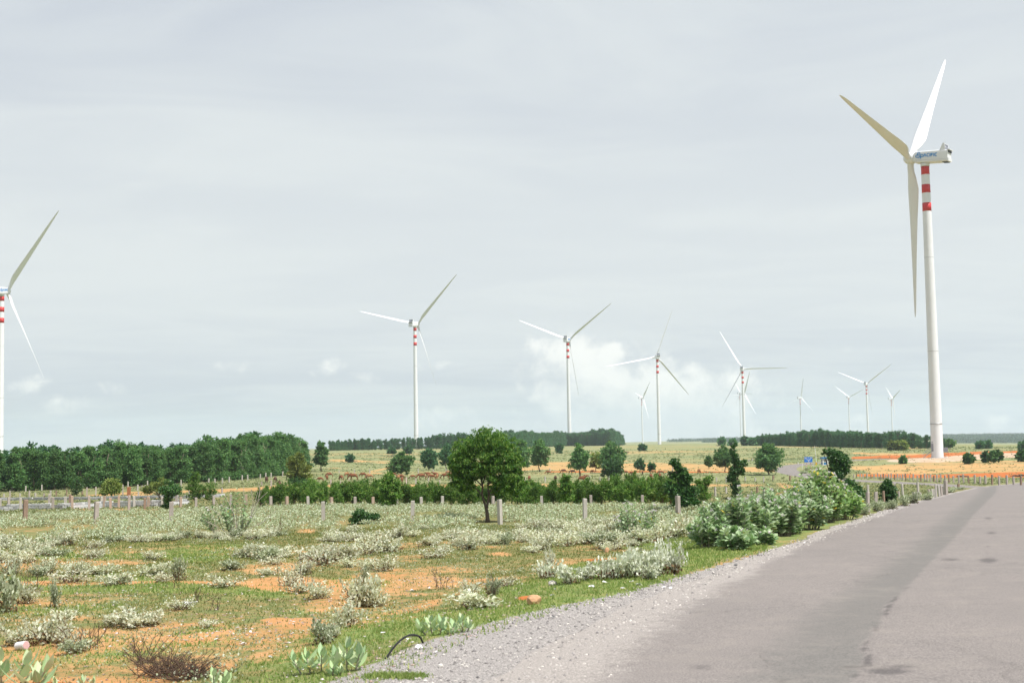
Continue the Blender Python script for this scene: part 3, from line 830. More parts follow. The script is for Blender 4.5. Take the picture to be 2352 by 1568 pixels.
M_SAPL = leafmat("sapling leaves", [(0,(.046,.125,.024)),(.5,(.098,.205,.038)),(.9,(.18,.285,.062)),(1,(.27,.33,.11))], .4)
M_FARW = leafmat("far wood leaves", [(0,(.022,.058,.03)),(.6,(.034,.08,.036)),(1,(.055,.105,.05))], .1)

def leaf_faces(C, A, N, L, Wd):
    """rhombic leaves: base C, long axis A, blade normal N"""
    Sd = np.cross(A, N); Sd /= np.linalg.norm(Sd, axis=1)[:,None]+1e-9
    L = np.asarray(L)[:,None] if np.ndim(L) else np.full((len(C),1), L)
    Wd = np.asarray(Wd)[:,None] if np.ndim(Wd) else np.full((len(C),1), Wd)
    V = np.stack([C, C+A*L*.5+Sd*Wd*.5, C+A*L, C+A*L*.5-Sd*Wd*.5], 1).reshape(-1, 3)
    F = np.arange(len(C)*4).reshape(-1, 4)
    return V, F
def unit(n, r):
    v = r.normal(size=(n,3)); return v/np.linalg.norm(v, axis=1)[:,None]
def crown_leaves(lobes, n, L, Wd, r, spread=.16, droop=.3, per=14, outw=.6, shell=.45):
    """leaves in small sprays scattered near the surface of a set of lobes (c, radii, weight)"""
    lobes = [tuple(l) for l in lobes]
    w = np.array([l[6] for l in lobes]); w = w/w.sum()
    ns = max(1, n//per)
    li = r.choice(len(lobes), ns, p=w)
    Cc = np.array([l[0:3] for l in lobes])[li]; Rr = np.array([l[3:6] for l in lobes])[li]
    d = unit(ns, r); rad = r.random(ns)**shell
    # keep sprays that lie outside the other lobes' cores
    P = Cc + d*Rr*rad[:,None]
    size = np.mean(Rr, axis=1)
    Cs = np.repeat(P, per, 0); Ds = np.repeat(d, per, 0); Sz = np.repeat(size, per)
    Cp = Cs + r.normal(size=Cs.shape)*(spread*Sz)[:,None]*np.array([1,1,.7])
    A = Ds*outw + unit(len(Cs), r)*.8 + np.array([0,0,-droop]); A /= np.linalg.norm(A, axis=1)[:,None]
    N = unit(len(Cs), r) + np.array([0,0,.8]); N /= np.linalg.norm(N, axis=1)[:,None]
    k = .7 + .6*r.random(len(Cs))
    return leaf_faces(Cp, A, N, L*k, Wd*k)
def limb_set(mb, base, top, r0, lobes, r, k=6, n=7):
    """a tapered trunk with limbs running into the lobes"""
    base = np.array(base, float); top = np.array(top, float)
    pts = [base + (top-base)*t + np.array([r.normal()*.03, r.normal()*.03, 0])*np.linalg.norm(top-base)*(t > 0) for t in np.linspace(0, 1, 6)]
    mb.tube(pts, np.linspace(r0, r0*.45, 6)*np.array([1.25,1,1,1,1,1]), k)
    for i in range(n):
        l = lobes[r.integers(len(lobes))]
        t = .35 + .6*r.random(); s_ = base + (top-base)*t
        e = np.array(l[:3]) + unit(1, r)[0]*np.array(l[3:6])*.5
        mid = (s_+e)/2 + np.array([0,0,-.08*np.linalg.norm(e-s_)])
        mb.tube([s_, mid, e], [r0*.45*(1-t*.4), r0*.25, r0*.07], 5)

def acacia_kind(seed, h=8.0, w=3.2, mat=None, n=3400, bare=.09, L=.34, Wd=.17):
    r = np.random.default_rng(seed); lobes = []
    for i in range(11):
        t = r.random()**.8; z = h*(bare+.10 + (.84-bare)*t)
        ww = w*.5*(1-.55*abs(t-.42)**1.2*1.2)*(.55+.3*r.random())
        a = r.random()*6.28; off = w*.30*r.random()*(1-t*.5)
        s_ = (.40+.35*r.random())*w*.5*(1.1-.5*t)
        lobes.append((math.cos(a)*off, math.sin(a)*off, z, s_, s_, s_*1.15, s_**2))
    lobes.append((r.normal()*.2, r.normal()*.2, h*.93, w*.17, w*.17, h*.08, .3))
    V, F = crown_leaves(lobes, n, L, Wd, r, .20, .25, 12)
    for i in range(3): lobes.append((r.normal()*.5, r.normal()*.5, h*(.10+.05*i), w*.26, w*.26, h*.07, .3))
    V2, F2 = crown_leaves(lobes[-3:], n//7, L, Wd, r, .3, .2, 8); F = np.vstack([F, F2+len(V)]); V = np.vstack([V, V2])
    cm = MB().add(V, F).mesh("crown", mat or M_ACACIA)
    tb = MB(); limb_set(tb, (0,0,-.15), (r.normal()*.15, r.normal()*.15, h*.85), .11+.006*h, lobes, r)
    return [("trunk", tb.mesh("trunk", M_BARKP)), ("crown", cm)]
AC = [acacia_kind(100+i, 8, 3.3) for i in range(6)]
ACD = [acacia_kind(120+i, 8, 3.6, M_ACDARK) for i in range(5)]
ACF = [acacia_kind(140+i, 8, 3.4, M_ACDARK, 700, .12, .60, .30) for i in range(4)]

def join_copies(name, kinds, spots, label=None, cat=None):
    """many far trees as one mass"""
    mb = MB(); mats = []
    cache = []
    for kd in kinds:
        me = kd[1][1]
        V = np.empty(len(me.vertices)*3, np.float32); me.vertices.foreach_get('co', V)
        F = np.empty(len(me.loops), np.int32); me.loops.foreach_get('vertex_index', F)
        cache.append((V.reshape(-1,3).astype(float), F.reshape(-1,4)))
    for (x, y, z, s, sz, rz) in spots:
        V, F = cache[int(rz*100) % len(cache)]
        c, s_ = math.cos(rz), math.sin(rz)
        mb.add(V @ np.array([[c,s_,0],[-s_,c,0],[0,0,1]])*np.array([s,s,sz]) + np.array([x,y,z]), F)
    me = mb.mesh(name, kinds[0][1][1].materials[0])
    o = obj(name, me); tag(o, label, cat, None, 'stuff')
    return o

# the plantation on the left: front edge along these ground points, tree tops given too
def wood(name, edge, tops, rows, spacing, rowgap, kinds, label, group, front_rows, stuffname, stufflabel, hmul=1.0, h_jit=.22, slope=0.0, wscale=1.0, farkinds=None, ends=('towards its left end','in its middle','towards its right end')):
    E = np.array([list(unproj(u, v)[:2]) + [u] for u, v in edge])
    seg = np.linalg.norm(np.diff(E[:,:2], axis=0), axis=1); cs = np.concatenate([[0], np.cumsum(seg)])
    r = np.random.default_rng(abs(hash(name)) % 1000 if False else len(name)*7+len(edge))
    n = int(cs[-1]/spacing); rest = []; made = 0
    tu = [q[0] for q in tops]; tv = [q[1] for q in tops]
    for row in range(rows):
        for i in range(n+1):
            s_ = (i + r.random()*.8 - .4 + .5*(row % 2))*spacing
            if s_ < 0 or s_ > cs[-1]: continue
            x = np.interp(s_, cs, E[:,0]); y = np.interp(s_, cs, E[:,1])
            d = math.hypot(x, y); k = 1 + (row*rowgap + r.random()*rowgap*.7)/d
            x, y = x*k, y*k; z = float(base_z(x, y))
            u, _ = project(np.array([x, y, z])); u = float(u)
            vt = np.interp(u, tu, tv)
            rr_ = rays(u, vt); dd = math.hypot(x, y)
            zt = CAMZ + rr_[2]/math.hypot(rr_[0], rr_[1])*dd
            h = max(3.0, zt - z) if row < 2 else max(3.5, zt - z)
            h *= 1 - (h_jit*1.1*r.random() if row < front_rows else h_jit*1.3*r.random()) + (.14 if r.random() < .10 else 0)
            h *= hmul
            sc = h/8.0*(.9+.25*r.random())*wscale
            if row < front_rows:
                q_ = min(2, int(3*s_/cs[-1]))
                lab_ = label + [", " + w1 for w1 in ends][q_]
                place(name, kinds[r.integers(len(kinds))], (x, y, z-.05), r.random()*6.28, (sc, sc, h/8.0), lab_, "tree", group); made += 1
            else:
                rest.append((x, y, z, sc, h/8.0, r.random()*6.28))
    if rest: join_copies(stuffname, farkinds or kinds, rest, stufflabel, "wood")
    return made
left_edge = [(-700,1147),(-330,1139),(-100,1133),(0,1130),(150,1124),(300,1117),(450,1108),(540,1102),(600,1096),(660,1089),(700,1083)]
left_top = [(-700,1030),(-330,1022),(0,1018),(80,1011),(150,1014),(250,1006),(330,1009),(400,1009),(470,999),(520,994),(600,991),(650,990),(690,1004),(716,1022),(740,1040)]
n1 = wood("acacia_tree", left_edge, left_top, 9, 2.05, 3.6, AC, "slender acacia in the dense wood on the left", "acacias in the left wood", 3, "wood", "dense wood behind the front trees on the left", farkinds=ACF, wscale=1.15, h_jit=.15, hmul=.885)
ridge_edge = [(757,1035),(850,1033),(1000,1031),(1150,1029),(1300,1024),(1400,1023),(1432,1022)]
ridge_top = [(757,1010),(850,1007),(980,1002),(1012,993),(1050,991),(1090,995),(1176,991),(1300,993),(1340,991),(1372,986),(1400,986),(1420,992),(1436,1006)]
n2 = wood("evergreen_tree", ridge_edge, ridge_top, 4, 2.9, 6, ACD, "dark evergreen in the ridge wood behind the cows", "trees in the ridge wood", 1, "wood", "dark wood along the middle of the ridge", farkinds=ACF, wscale=1.15)
right_edge = [(1738,1023),(1800,1024),(1900,1026),(2000,1029),(2100,1030),(2182,1030)]
right_top = [(1738,999),(1770,995),(1800,993),(1860,986),(1885,985),(1930,988),(2000,991),(2050,989),(2100,992),(2140,997),(2165,1004),(2186,1018)]
n3 = wood("evergreen_tree", right_edge, right_top, 4, 2.7, 6, ACD, "dark evergreen in the wood left of the near tower", "trees in the right wood", 1, "wood", "dark wood behind the access road on the right", farkinds=ACF, wscale=1.15)
print("wood trees", n1, n2, n3)

# far hills covered with woods: two masses and thin lines of trees
def hill_wood(spec, label, n, size):
    r = np.random.default_rng(n)
    C = []
    for (u0, u1, d0, d1, dens) in spec:
        k = int(n*dens)
        u = u0 + (u1-u0)*r.random(k); d = d0 + (d1-d0)*r.random(k)
        a = np.arctan((u-1176)/FOC)
        C.append(np.stack([np.sin(a)*d, np.cos(a)*d], 1))
    C = np.concatenate(C); z = base_z(C[:,0], C[:,1])
    per = 7
    P = np.repeat(np.stack([C[:,0], C[:,1], z + 3.2], 1), per, 0) + r.normal(size=(len(C)*per,3))*np.array([2.2,2.2,1.7])*size
    A = unit(len(P), r); N = unit(len(P), r)+np.array([0,0,.6]); N /= np.linalg.norm(N, axis=1)[:,None]
    V, F = leaf_faces(P, A, N, 3.4*size*(.7+.6*r.random(len(P))), 2.0*size)
    o = obj("wood", MB().add(V, F).mesh("wood", M_FARW)); tag(o, label, "wood", None, 'stuff')
hill_wood([(2150,2440,2950,3250,.45),(2150,2440,3300,4400,1.0)], "blue green wooded hill far off at the right", 4200, 1.25)
hill_wood([(1530,1745,3500,3620,.25),(1610,1760,3000,3260,.5),(1560,1720,4150,4400,.3),(1690,1800,2900,3500,.3)], "far wooded slope on the skyline between the turbines", 1500, 1.1)

# single trees: (u, base v, top v, width in px, kind, label)
def lobed(seed, h, w, mat, n, L, Wd, bare=.18, nl=9, round_=False, bark=None, droop=.3, r0=.08, sprays=12, spread=.17):
    r = np.random.default_rng(seed); lobes = []
    for i in range(nl):
        t = (i+.5)/nl; z = h*(bare + (1-bare)*(.12+.74*t))
        env = math.sin(math.pi*min(1, max(.12, (t*.82+.16))))**.7
        a = i*2.4 + r.random(); off = w*.5*env*(.42+.25*r.random())
        s_ = w*.5*env*(.46+.22*r.random())
        lobes.append((math.cos(a)*off, math.sin(a)*off, z, s_, s_, s_*.85, s_**2))
    lobes.append((0,0,h*(bare+(1-bare)*.5), w*.3, w*.3, h*(1-bare)*.36, (w*.3)**2))
    lobes.append((0,0,h*.9, w*.18, w*.18, h*.09, (w*.18)**2))
    V, F = crown_leaves(lobes, n, L, Wd, r, spread, droop, sprays)
    tb = MB(); limb_set(tb, (0,0,-.1), (r.normal()*.08*h*.3, 0, h*.8), r0, lobes, r, 7, 8)
    return [("trunk", tb.mesh("trunk", bark or M_BARK)), ("crown", MB().add(V, F).mesh("crown", mat))]
def px_tree(name, u, vb, vt, wpx, mat, label, seed, n=1500, L=.30, Wd=.14, cat="tree", rz=0.0, group=None, **kw):
    p = at(u, vb); d = math.hypot(p[0], p[1])
    h = (vb-vt)*d/FOC; w = wpx*d/FOC
    parts = lobed(seed, h, w, mat, n, L, Wd, r0=max(.04, .018*h), **kw)
    return place(name, parts, (p[0], p[1], p[2]-.03), rz, 1, label, cat, group)
single = [
 (738,1083,1010,32,M_ACACIA,"narrow acacia standing alone just right of the left wood",1400),
 (922,1096,1037,54,M_ACACIA,"rounded tree among the cows, first one left of the lone round tree",1500),
 (985,1079,1029,39,M_ACDARK,"dark bell-shaped tree on the pasture between two fuller trees",1200),
 (1026,1080,1018,38,M_ACDARK,"greyish airy tree half hidden behind the left of the lone round tree",1000),
 (1198,1084,1010,50,M_ACACIA,"full dark tree showing just right of the lone round tree",1500),
 (1240,1083,1009,48,M_ACACIA,"dark bell-shaped tree with two stems beside the one behind the lone tree",1500),
 (1333,1094,1018,48,M_ACACIA,"tall oval tree with a bare trunk over the grazing cows",1600),
 (1405,1086,1016,62,M_ACACIA,"broad tall tree at the right of the cows, a low dark tree in front",1800),
 (1404,1100,1055,52,M_VINE,"low dark vine-covered tree in front of the broad tall one",1200),
 (1369,1082,1034,26,M_OLIVE,"thin pale tree between the two tall trees over the cows",260),
 (1470,1082,1055,25,M_ACDARK,"small dark tree alone on the bare orange strip",500),
 (1496,1083,1064,12,M_ACDARK,"sapling on the orange strip right of the small dark tree",160),
 (1628,1076,1048,16,M_ACACIA,"small narrow tree left of the twin-topped tree",500),
 (1664,1083,1025,40,M_ACACIA,"twin-topped tree behind the vine-clad column",1300),
 (1766,1090,1019,66,M_ACACIA,"big round dark green tree beside the bend of the side road",2200),
 (1285,1041,1020,9,M_ACDARK,"tiny far tree on the pasture below the ridge wood",220),
 (900,1042,1031,9,M_ACDARK,"tiny far tree on the ridge pasture left of the tower foot",200),
 (938,1042,1025,11,M_ACDARK,"thin far tree under the tower of the first turbine",200),
 (804,1062,1044,10,M_ACDARK,"tiny windblown tree beside brushwood on the pasture",200),
 (1475,1035,1023,10,M_ACDARK,"tiny tree right below the bare ridge crest",220),
 (1658,1022,1008,10,M_ACDARK,"small dark far tree on the crest left of the far row of shrubs",220),
 (1682,1023,1012,14,M_ACDARK,"low far tree on the crest, left of the round far one",240),
 (1712,1023,1004,13,M_ACDARK,"round far tree on the crest near the edge of the right wood",240),
 (1727,1023,1006,16,M_ACDARK,"far tree on the crest touching the right wood",260),
 (2048,1034,1014,12,M_OLIVE,"pale tree at the foot of the right wood, leftmost of three",220),
 (2062,1034,1015,11,M_OLIVE,"pale tree at the foot of the right wood, middle of three",220),
 (2075,1034,1014,12,M_OLIVE,"pale tree at the foot of the right wood, last of three",220),
 (2183,1031,1009,18,M_ACACIA,"green tree just right of the near turbine tower foot",400),
 (2225,1065,1044,17,M_VINE,"small mushroom-shaped tree below the pale bank right of the near turbine",300),
 (2263,1062,1040,11,M_VINE,"slim dark tree at the left of the group of three by the right edge",260),
 (2281,1063,1037,22,M_VINE,"widest dark tree of the group of three by the right edge",420),
 (2294,1062,1038,11,M_VINE,"slim dark tree at the right of the group of three by the right edge",260),
 (2074,1065,1050,11,M_VINE,"small leaning tree below the pale bank left of the near turbine",180),
 (2347,1060,1037,14,M_VINE,"windblown dark tree cut by the right edge",300),
 (2252,1031,1017,10,M_ACDARK,"small far tree on the plain before the wooded hill",180),
 (2268,1030,1016,15,M_ACDARK,"larger far tree on the plain before the wooded hill",220),
 (2350,1034,1017,12,M_ACDARK,"far tree on the plain at the right edge of the view",180),
]
for i, (u, vb, vt, w, mt, lab, n) in enumerate(single):
    p = at(u, vb); d = math.hypot(p[0], p[1])
    px_tree("small_tree" if vb-vt < 30 else "field_tree", u, vb, vt, w, mt, lab, 300+i, int(n*2.2), L=max(.2, .0019*d)*(1.0 if n > 300 else 1.5), Wd=max(.11, .00115*d)*(1.0 if n > 300 else 1.5), bare=.16 if vb-vt > 30 else .22)

# ---------------------------------------------------------------- the lone tree in the field
def lone_tree():
    p = at(1120, 1199); d = math.hypot(p[0], p[1]); k = d/FOC
    r = np.random.default_rng(11)
    def P(u, v, dy=0.0):       # point of the tree read off in its own plane
        return np.array([(u-1120)*k, dy, (1199-v)*k])
    lobes = []
    for (u, v, ru, rv, w) in [(1118,1010,46,24,1.2),(1075,1026,34,24,1.),(1160,1024,36,26,1.),(1056,1058,24,24,1.),(1100,1052,40,30,1.2),(1150,1056,40,30,1.2),(1186,1062,20,26,.8),
                              (1060,1088,26,20,.9),(1094,1080,32,20,1.),(1140,1090,36,24,1.),(1178,1092,26,24,.9),(1192,1112,18,20,.55),(1165,1118,26,18,.7),(1066,1112,24,16,.55),(1046,1104,10,8,.2),
                              (1140,1122,16,10,.25),(1082,1118,12,8,.15)]:
        for s_ in (-.55, .1, .6):
            dd = s_*(45 - .35*abs(u-1118))*k*1.2
            lobes.append((*(P(u, v, dd) + r.normal(size=3)*.06), ru*k*1.0, ru*k*1.0, rv*k, w))
    V, F = crown_leaves(lobes, 34000, .150, .050, r, .11, .85, 26, .35, .33)
    crown = MB().add(V, F).mesh("crown", M_NEEM)
    tb = MB()
    tb.tube([P(1120,1206),P(1120,1190),P(1119,1176),P(1117,1166)], [.17,.105,.095,.085], 10)
    tb.tube([P(1117,1168),P(1113,1152),P(1108,1136),P(1110,1118),P(1106,1095),P(1100,1070)], [.075,.06,.055,.05,.04,.02], 8)
    tb.tube([P(1118,1168),P(1122,1152,.05),P(1124,1136,.1),P(1122,1115,.1),P(1126,1090,.1),P(1130,1060,.1)], [.075,.06,.06,.05,.04,.02], 8)
    for a, b, c in [((1108,1136),(1095,1122),(1072,1110)),((1110,1118),(1098,1105),(1078,1092)),((1124,1132),(1140,1118),(1166,1108)),((1122,1115),(1140,1098),(1168,1085)),
                    ((1106,1098),(1090,1080),(1070,1060)),((1126,1092),(1142,1070),(1156,1045)),((1122,1140),(1136,1134),(1150,1124)),((1110,1112),(1116,1098),(1118,1076))]:
        tb.tube([P(*a), P(*b, r.normal()*.15), P(*c, r.normal()*.4)], [.04,.028,.008], 6)
    return place("round_tree", [("trunk", tb.mesh("trunk", M_BARK)), ("crown", crown)], (p[0], p[1], p[2]), 0, 1,
                 "lone round-crowned green tree with a forked trunk in the middle of the field", "tree")
lone_tree()

# vine-smothered trees by the road and the fence
def vine_tree(name, u, vb, lobes, label, cat, n, twig=None, mat=None, L=.11, Wd=.065, seed=5):
    n = int(n*1.5); L *= 1.35; Wd *= 1.35
    p = at(u, vb); d = math.hypot(p[0], p[1]); k = d/FOC; r = np.random.default_rng(seed)
    LB = []
    for (lu, lv, ru, rv) in lobes:
        for s_ in (-.4, .4):
            LB.append(((lu-u)*k, s_*ru*k, (vb-lv)*k, ru*k, ru*k*.9, rv*k, ru*rv/100.))
    V, F = crown_leaves(LB, n, L, Wd, r, .16, .45, 14, .5, .4)
    tb = MB()
    lu, lv = lobes[0][:2]
    tb.tube([(0,0,-.1), ((lu-u)*k*.4, 0, (vb-lv)*k*.4), ((lu-u)*k, 0, (vb-lv)*k)], [.09,.07,.04], 7)
    for l in lobes[1:5]:
        tb.tube([((lu-u)*k*.3, 0, (vb-lv)*k*.3), ((l[0]-u)*k, 0, (vb-l[1])*k)], [.05,.02], 5)
    if twig: tb.tube([((a-u)*k, 0, (vb-b)*k) for a, b in twig], [.03,.022,.012], 5)
    return place(name, [("trunk", tb.mesh("trunk", M_BARK)), ("crown", MB().add(V, F).mesh("crown", mat or M_VINE))], tuple(p), 0, 1, label, cat)
vine_tree("vine_covered_tree", 1920, 1160, [(1917,1047,13,13),(1896,1041,3,4),(1904,1039,5,5),(1927,1058,17,18),(1935,1062,20,18),(1924,1080,17,20),(1938,1082,14,14),(1916,1098,15,18),(1920,1112,30,18),(1942,1120,26,18),(1965,1128,18,14),(1908,1128,18,18),(1930,1140,34,16),(1972,1142,14,10),(1884,1080,4,4)],
          "dark tree smothered in creeper behind the milkweed thicket, bare twig on top", "tree", 9000, [(1906,1050),(1903,1036),(1899,1023)], seed=21)
vine_tree("vine_covered_tree", 1570, 1176, [(1553,1062,12,7),(1560,1074,8,10),(1568,1088,14,14),(1575,1100,14,14),(1566,1110,14,12),(1548,1092,8,8),(1560,1130,20,18),(1585,1128,16,16),(1575,1150,24,16),(1590,1160,20,12),(1560,1160,18,12),(1538,1118,10,14)],
          "ragged creeper-hung tree behind the leaning fence post right of the hedge", "tree", 7000, None, seed=22)
vine_tree("vine_covered_tree", 1690, 1147, [(1690,1024,5,9),(1687,1040,7,10),(1692,1056,9,12),(1698,1068,10,10),(1712,1064,7,7),(1690,1082,12,12),(1684,1096,10,10),(1690,1112,11,12),(1692,1128,9,9),(1676,1100,5,6),(1688,1142,8,5),(1704,1082,8,8)],
          "slim creeper-clad tree like a green column over the milkweed thicket", "tree", 5000, None, seed=23)
vine_tree("vine_covered_bush", 1618, 1150, [(1625,1105,9,9),(1612,1122,12,12),(1606,1108,6,8),(1618,1138,14,10),(1634,1098,5,6)],
          "small ragged bush between the creeper-hung tree and the green column", "bush", 2200, None, M_SAPL, seed=24)
vine_tree("vine_covered_tree", 686, 1116, [(686,1052,10,10),(680,1064,18,14),(690,1076,22,16),(684,1088,22,12),(680,1098,16,8),(695,1096,20,8),(688,1106,10,6)],
          "yellow green tree with a dark skirt at the edge of the left wood", "tree", 3600, None, M_OLIVE, .30, .17, seed=25)
vine_tree("small_tree", 386, 1168, [(388,1112,10,8),(392,1124,20,12),(378,1128,12,10),(402,1130,12,10),(386,1142,9,10),(384,1158,10,10)],
          "dark creeper-hung tree in front of the block wall, mushroom-shaped", "tree", 2600, None, seed=26)
vine_tree("small_tree", 257, 1144, [(256,1108,14,9),(245,1118,12,9),(268,1118,11,10),(256,1126,18,8),(238,1132,8,4)],
          "olive-coloured small tree behind the brick pillar on the left", "tree", 1800, None, M_OLIVE, .17, .10, seed=27)
vine_tree("small_tree", 172, 1138, [(176,1104,11,8),(168,1112,11,9),(184,1114,9,8),(174,1122,14,8),(173,1132,7,6)],
          "dark leaning bush before the left wood above the block walls", "tree", 1500, None, seed=28)
vine_tree("small_tree", 448, 1150, [(450,1092,10,10),(446,1104,12,12),(444,1120,14,14),(458,1128,14,14),(446,1138,14,10),(484,1122,12,14),(478,1136,14,12)],
          "bushy young tree pair left of the leggy bare-stemmed shrub", "tree", 3200, None, M_SAPL, .13, .06, seed=29)
vine_tree("small_tree", 372, 1148, [(352,1118,14,8),(340,1124,12,7),(372,1108,12,9),(366,1122,14,8)],
          "spreading green shrub left of the mushroom-shaped dark tree", "bush", 1500, None, M_OLIVE, .15, .07, seed=30)
vine_tree("field_bush", 712, 1137, [(712,1108,13,8),(706,1118,16,9),(722,1118,13,9),(712,1128,17,8)],
          "rounded green bush on the orange strip below the yellow green tree", "bush", 1800, None, M_SAPL, .15, .07, seed=31)
vine_tree("field_bush", 686, 1116.5, [(684,1104,22,8),(700,1108,12,6)], "dark low bush at the foot of the yellow green tree", "bush", 900, None, M_VINE, .22, .12, seed=32)
vine_tree("field_bush", 895, 1170, [(895,1096,9,8),(888,1108,13,10),(902,1112,16,12),(892,1124,20,12),(904,1132,18,12),(892,1146,18,14)],
          "tallest young tree standing out of the hedge left of the lone tree", "bush", 4200, None, M_SAPL, .15, .055, seed=33)
vine_tree("field_bush", 1302, 1165, [(1303,1096,7,6),(1299,1108,10,9),(1308,1118,10,9),(1298,1126,12,9),(1304,1140,12,10)],
          "slim young tree standing out of the hedge right of the lone tree", "bush", 2400, None, M_SAPL, .15, .055, seed=34)
vine_tree("field_bush", 833, 1202, [(828,1182,18,11),(842,1190,20,10),(818,1194,16,8),(835,1198,24,9),(862,1190,12,9),(855,1198,16,7)],
          "low glossy dark green bush alone in the pale scrub left of the lone tree", "bush", 4200, None, M_VINE, .085, .055, seed=35)
vine_tree("roadside_bush", 2043, 1160, [(2040,1112,8,9),(2036,1122,12,9),(2048,1126,11,10),(2040,1136,14,10),(2052,1142,10,9),(2036,1150,12,8)],
          "dark upright bush among the roadside posts near the bend", "bush", 2600, None, M_VINE, seed=36)

# ---------------------------------------------------------------- hedge of young acacias
def sapling_kind(seed, n=1500):
    r = np.random.default_rng(seed); lobes = []
    for i in range(7):
        a = r.random()*6.28; o_ = .34*r.random(); z = .25+.65*r.random()
        lobes.append((math.cos(a)*o_, math.sin(a)*o_, z, .20, .20, .20, 1))
    lobes.append((r.normal()*.06, r.normal()*.06, .98, .09, .09, .16, .4))
    V, F = crown_leaves(lobes, n, .125, .044, r, .22, -.25, 9, .5, .5)
    tb = MB()
    for i in range(4):
        l = lobes[r.integers(len(lobes))]
        tb.tube([(0,0,-.05),(l[0]*.5,l[1]*.5,l[2]*.5),(l[0],l[1],l[2]+.1)], [.022,.016,.006], 4)
    return [("stems", tb.mesh("stems", M_BARK)), ("foliage", MB().add(V, F).mesh("foliage", M_SAPL))]
SAP = [sapling_kind(500+i) for i in range(6)]
r = np.random.default_rng(77)
HG = "young acacias of the hedge"
for row, (vb, step, vt0, rowlab) in enumerate([(1163, 21, 1126, "in the front row of the green hedge"), (1156, 24, 1122, "in the middle of the green hedge"), (1149, 28, 1120, "at the back of the green hedge")]):
    u = 596 + row*9
    while u < 1560:
        uu = u + r.normal()*5
        top = vt0 - 6*vnoise(np.array([uu*.021]), np.array([row*3.1]), 9)[0]*2.2 + (6 if uu < 640 else 0) - (10 if uu > 1400 else 0) + r.normal()*3
        vbb = vb - 2.0*(uu > 1330) + r.normal()*.8
        p = at(uu, vbb); k = math.hypot(p[0], p[1])/FOC
        h = (vbb-top)*k; w = max(.75, h*.80)*(1+.25*r.random())
        side = "left of the lone round tree" if uu < 1050 else ("behind the lone round tree" if uu < 1200 else "right of the lone round tree")
        place("young_acacia", SAP[r.integers(6)], tuple(p), r.random()*6.28, (w, w, h), f"young acacia {rowlab}, {side}", "shrub", HG)
        u += step*(.8+.4*r.random())
for (u, vb, vt) in [(1385,1160,1116),(1330,1160,1120),(1440,1160,1112),(1455,1158,1094),(1505,1158,1100),(1520,1160,1108),(1480,1160,1112),(1420,1160,1108),(1538,1160,1104),(1230,1162,1120),(1255,1163,1122)]:
    p = at(u, vb); k = math.hypot(p[0], p[1])/FOC; h = (vb-vt)*k
    place("young_acacia", SAP[r.integers(6)], tuple(p), r.random()*6.28, (h*.75, h*.75, h), "taller bushy young acacia rising over the right part of the hedge", "shrub", HG)

# ---------------------------------------------------------------- posts
M_POST = plain("weathered concrete post", (.42,.37,.34), (.31,.27,.245), 5, .9, bump=.35)
M_POSTB = plain("brown stained post", (.29,.205,.155), (.22,.155,.12), 5, .9, bump=.35)
M_POSTO = plain("dust orange stained post", (.40,.27,.19), (.38,.32,.28), 3, .9, bump=.35)
M_POSTW = plain("pale whitewashed post", (.47,.44,.405), (.37,.34,.31), 5, .85, bump=.25)
def post_mesh(mat, seed):
    r = np.random.default_rng(seed); mb = MB()
    z = [-.3, 0, .35, .7, .97, 1.0]; w = [.5,.5,.49,.49,.485,.43]
    V = []
    for zz, ww in zip(z, w):
        for sx1, sy1 in ((-1,-1),(1,-1),(1,1),(-1,1)):
            V.append((sx1*ww+r.normal()*.012, sy1*ww+r.normal()*.012, zz + (r.normal()*.008 if zz > .9 else 0)))
    F = [(i*4+j, i*4+(j+1)%4, (i+1)*4+(j+1)%4, (i+1)*4+j) for i in range(5) for j in range(4)] + [(20,21,22,23)]
    mb.add(V, F)
    return mb.mesh("fence_post", mat)
PM = {k: [post_mesh(m_, 40+i) for i in range(2)] for k, m_ in (('g',M_POST),('b',M_POSTB),('o',M_POSTO),('w',M_POSTW))}
def post(u, vb, vt, label, group, kind='g', wpx=None, lean=0.0):
    p = at(u, vb); k = math.hypot(p[0], p[1])/FOC
    h = (vb-vt)*k; w = (wpx if wpx else 0.15*(vb-vt))*k
    o = obj("fence_post", PM[kind][int(u) % 2], None, tuple(p), (r.normal()*.02, lean + r.normal()*.025, .35+r.normal()*.25), (w, w, h))
    tag(o, label, "fence post", group)
G1 = "front row of concrete posts in the field"
for u, vb, vt, kd, lab in [(57,1202,1151,'b',"brown stained fence post, leftmost of the front row in the pale scrub"),
  (220,1203,1155,'g',"front row fence post below the stretch of block wall, second from the left edge"),
  (393,1204,1154,'g',"front row fence post just left of the leggy bare-stemmed shrub"),
  (743,1203,1152,'w',"whitish front row fence post left of the low glossy dark bush"),
  (947,1203,1150,'w',"whitish front row fence post between the glossy dark bush and the lone tree"),
  (1149,1204,1147,'w',"whitish front row fence post right beside the lone tree trunk"),
  (1344,1205,1145,'w',"front row fence post midway between the lone tree and the milkweed clump"),
  (1558,1192,1139,'g',"leaning concrete post in front of the ragged creeper-hung tree")]:
    post(u, vb, vt, lab, G1, kd, 8.6, -.03 if u > 1500 else 0)
G2 = "second row of concrete posts along the hedge"
